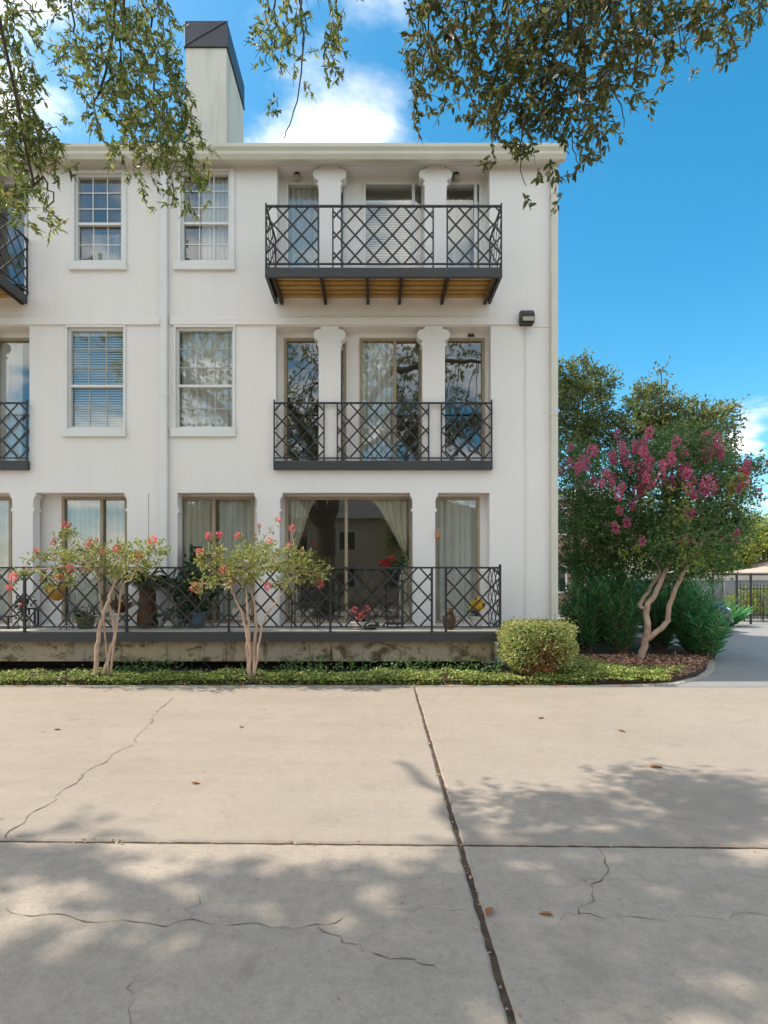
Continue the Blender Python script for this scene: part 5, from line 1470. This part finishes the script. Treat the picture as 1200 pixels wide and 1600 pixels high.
def wire_ball(label, px, Y, r_):
    x = X(px, Y); t = thing('wire_ornament', label, 'ornament', (x, Y, TZ))
    for i in range(4):
        a = i*math.pi/4
        MB().tube([(x+r_*math.cos(b)*math.cos(a), Y+r_*math.cos(b)*math.sin(a), TZ+r_+.01+r_*math.sin(b)) for b in [j*math.pi/9 for j in range(19)]], .005, 5).build('hoop', MT['wire'], t)
wire_ball('white wire ball left of the owl figure', 661, 9.4, .10)
wire_ball('white wire ball between the owl figure and the yellow flowers', 727, 9.42, .085)
fx = X(685, 9.9); t = thing('hanging_feeder', 'small orange bird feeder hanging in the door nearest the corner', 'bird feeder', (fx, 9.93, 2.2))
MB().lathe([(.02, 0), (.05, .02), (.055, .05), (.03, .06), (.035, .14), (.03, .17), (.01, .18)], (fx, 9.95, Z(842, 9.95)), 12).build('bottle', MT['terracotta'], t, smooth=True)
MB().tube([(fx, 9.95, Z(842, 9.95)+.17), (fx, 9.95, 3.128)], .003, 4).build('cord', MT['wire'], t)

# ================================================================== FALLEN LEAVES ON THE DRIVE
for i, (px, py, ln, lab) in enumerate(((298, 1225, .08, 'orange fallen leaf on the sunlit left slab'), (760, 1434, .09, 'tan clump of fallen leaf beside the long joint'), (865, 1432, .07, 'brown fallen leaf near the branching crack'), (850, 1122, .09, 'dark fallen leaf on the far right slab'),
        (965, 1142, .09, 'curled fallen leaf on the right slab below the clipped shrub'), (1015, 1200, .12, 'thin fallen twig-like leaf on the right slab'), (375, 1138, .08, 'dark fallen leaf on the left slab below the many-stemmed myrtle'), (95, 1141, .08, 'dark fallen leaf on the left slab below the forked trunk'))):
    p = GP(px, py); a = i*1.3
    o = leaf_mesh('fallen_leaf', [(p.x, p.y, .007)], [(math.cos(a), math.sin(a)*.5, .05)], [(0, .2, 1)], [ln], [ln*.4], MT['dead'], None, .3)
    tag(o, lab, 'leaf', 'fallen leaves')

# ================================================================== ACROSS THE DRIVEWAY (seen in the window glass)
lowhouse('tan house across the driveway mirrored in the window glass', -16, 9, -26, -17, 5.6, 7.6, 'tan_wall', 'roof', 'house', [(-12+i*3.2, 1.0+3*j, 1.2, 1.4) for i in range(6) for j in (0, 1)] and [(-12+i*3.2, 3.4, 1.2, 1.4) for i in range(6)] + [(-12+i*3.2, .9, 1.2, 1.4) for i in range(6)])
def mirror_tree(label, x, y, seed):
    rr = random.Random(seed); lob = []
    for i in range(9):
        lob.append(((x+rr.uniform(-2.2, 2.2), y+rr.uniform(-1.5, 1.5), rr.uniform(3.0, 7.5)), (1.6, 1.5, 1.3), 70))
    lobed_tree('shade_tree', label, (x, y, 0), [([(x, y, -.1), (x+.1, y, 2.4), (x, y, 4.4)], .26, .12)], lob, 'tree_leaf', 'bark_oak', (.2, .1), 7, .55, 'trees across the driveway', None, None, seed)
mirror_tree('leafy tree across the driveway mirrored in the left windows', -8.5, -13.0, 101)
mirror_tree('leafy tree across the driveway mirrored in the middle glass doors', 3.5, -14.0, 102)
mirror_tree('leafy tree across the driveway mirrored in the right glass doors', 11.5, -12.0, 103)

# dry litter gathered along the kerb and in the joints
rg = np.random.default_rng(120)
q = [np.stack([rg.uniform(-6, 4, 150), YB-rg.exponential(.07, 150), np.full(150, .006)], 1)]
yj = rg.uniform(1.9, 8.0, 60); q.append(np.stack([.5+(yj-2)*.0156+rg.normal(0, .02, 60), yj, np.full(60, .005)], 1))
xj = rg.uniform(-2.6, 2.6, 50); q.append(np.stack([xj, 3.355-.019*xj+rg.normal(0, .02, 50), np.full(50, .005)], 1))
q.append(np.stack([rg.uniform(-3.5, 4.5, 40), rg.uniform(2, 8, 40), np.full(40, .005)], 1))
q = np.concatenate(q); n = len(q)
lt = leaf_mesh('leaf_litter', q, rdir(rg, n)*np.array([1, 1, .1]), rdir(rg, n)*.3+np.array([0, 0, 1]), rg.uniform(.012, .035, n), rg.uniform(.006, .014, n), MT['mulch'])
tag(lt, 'small dry bits of leaf along the kerb and joints', 'leaf litter', kind='stuff')
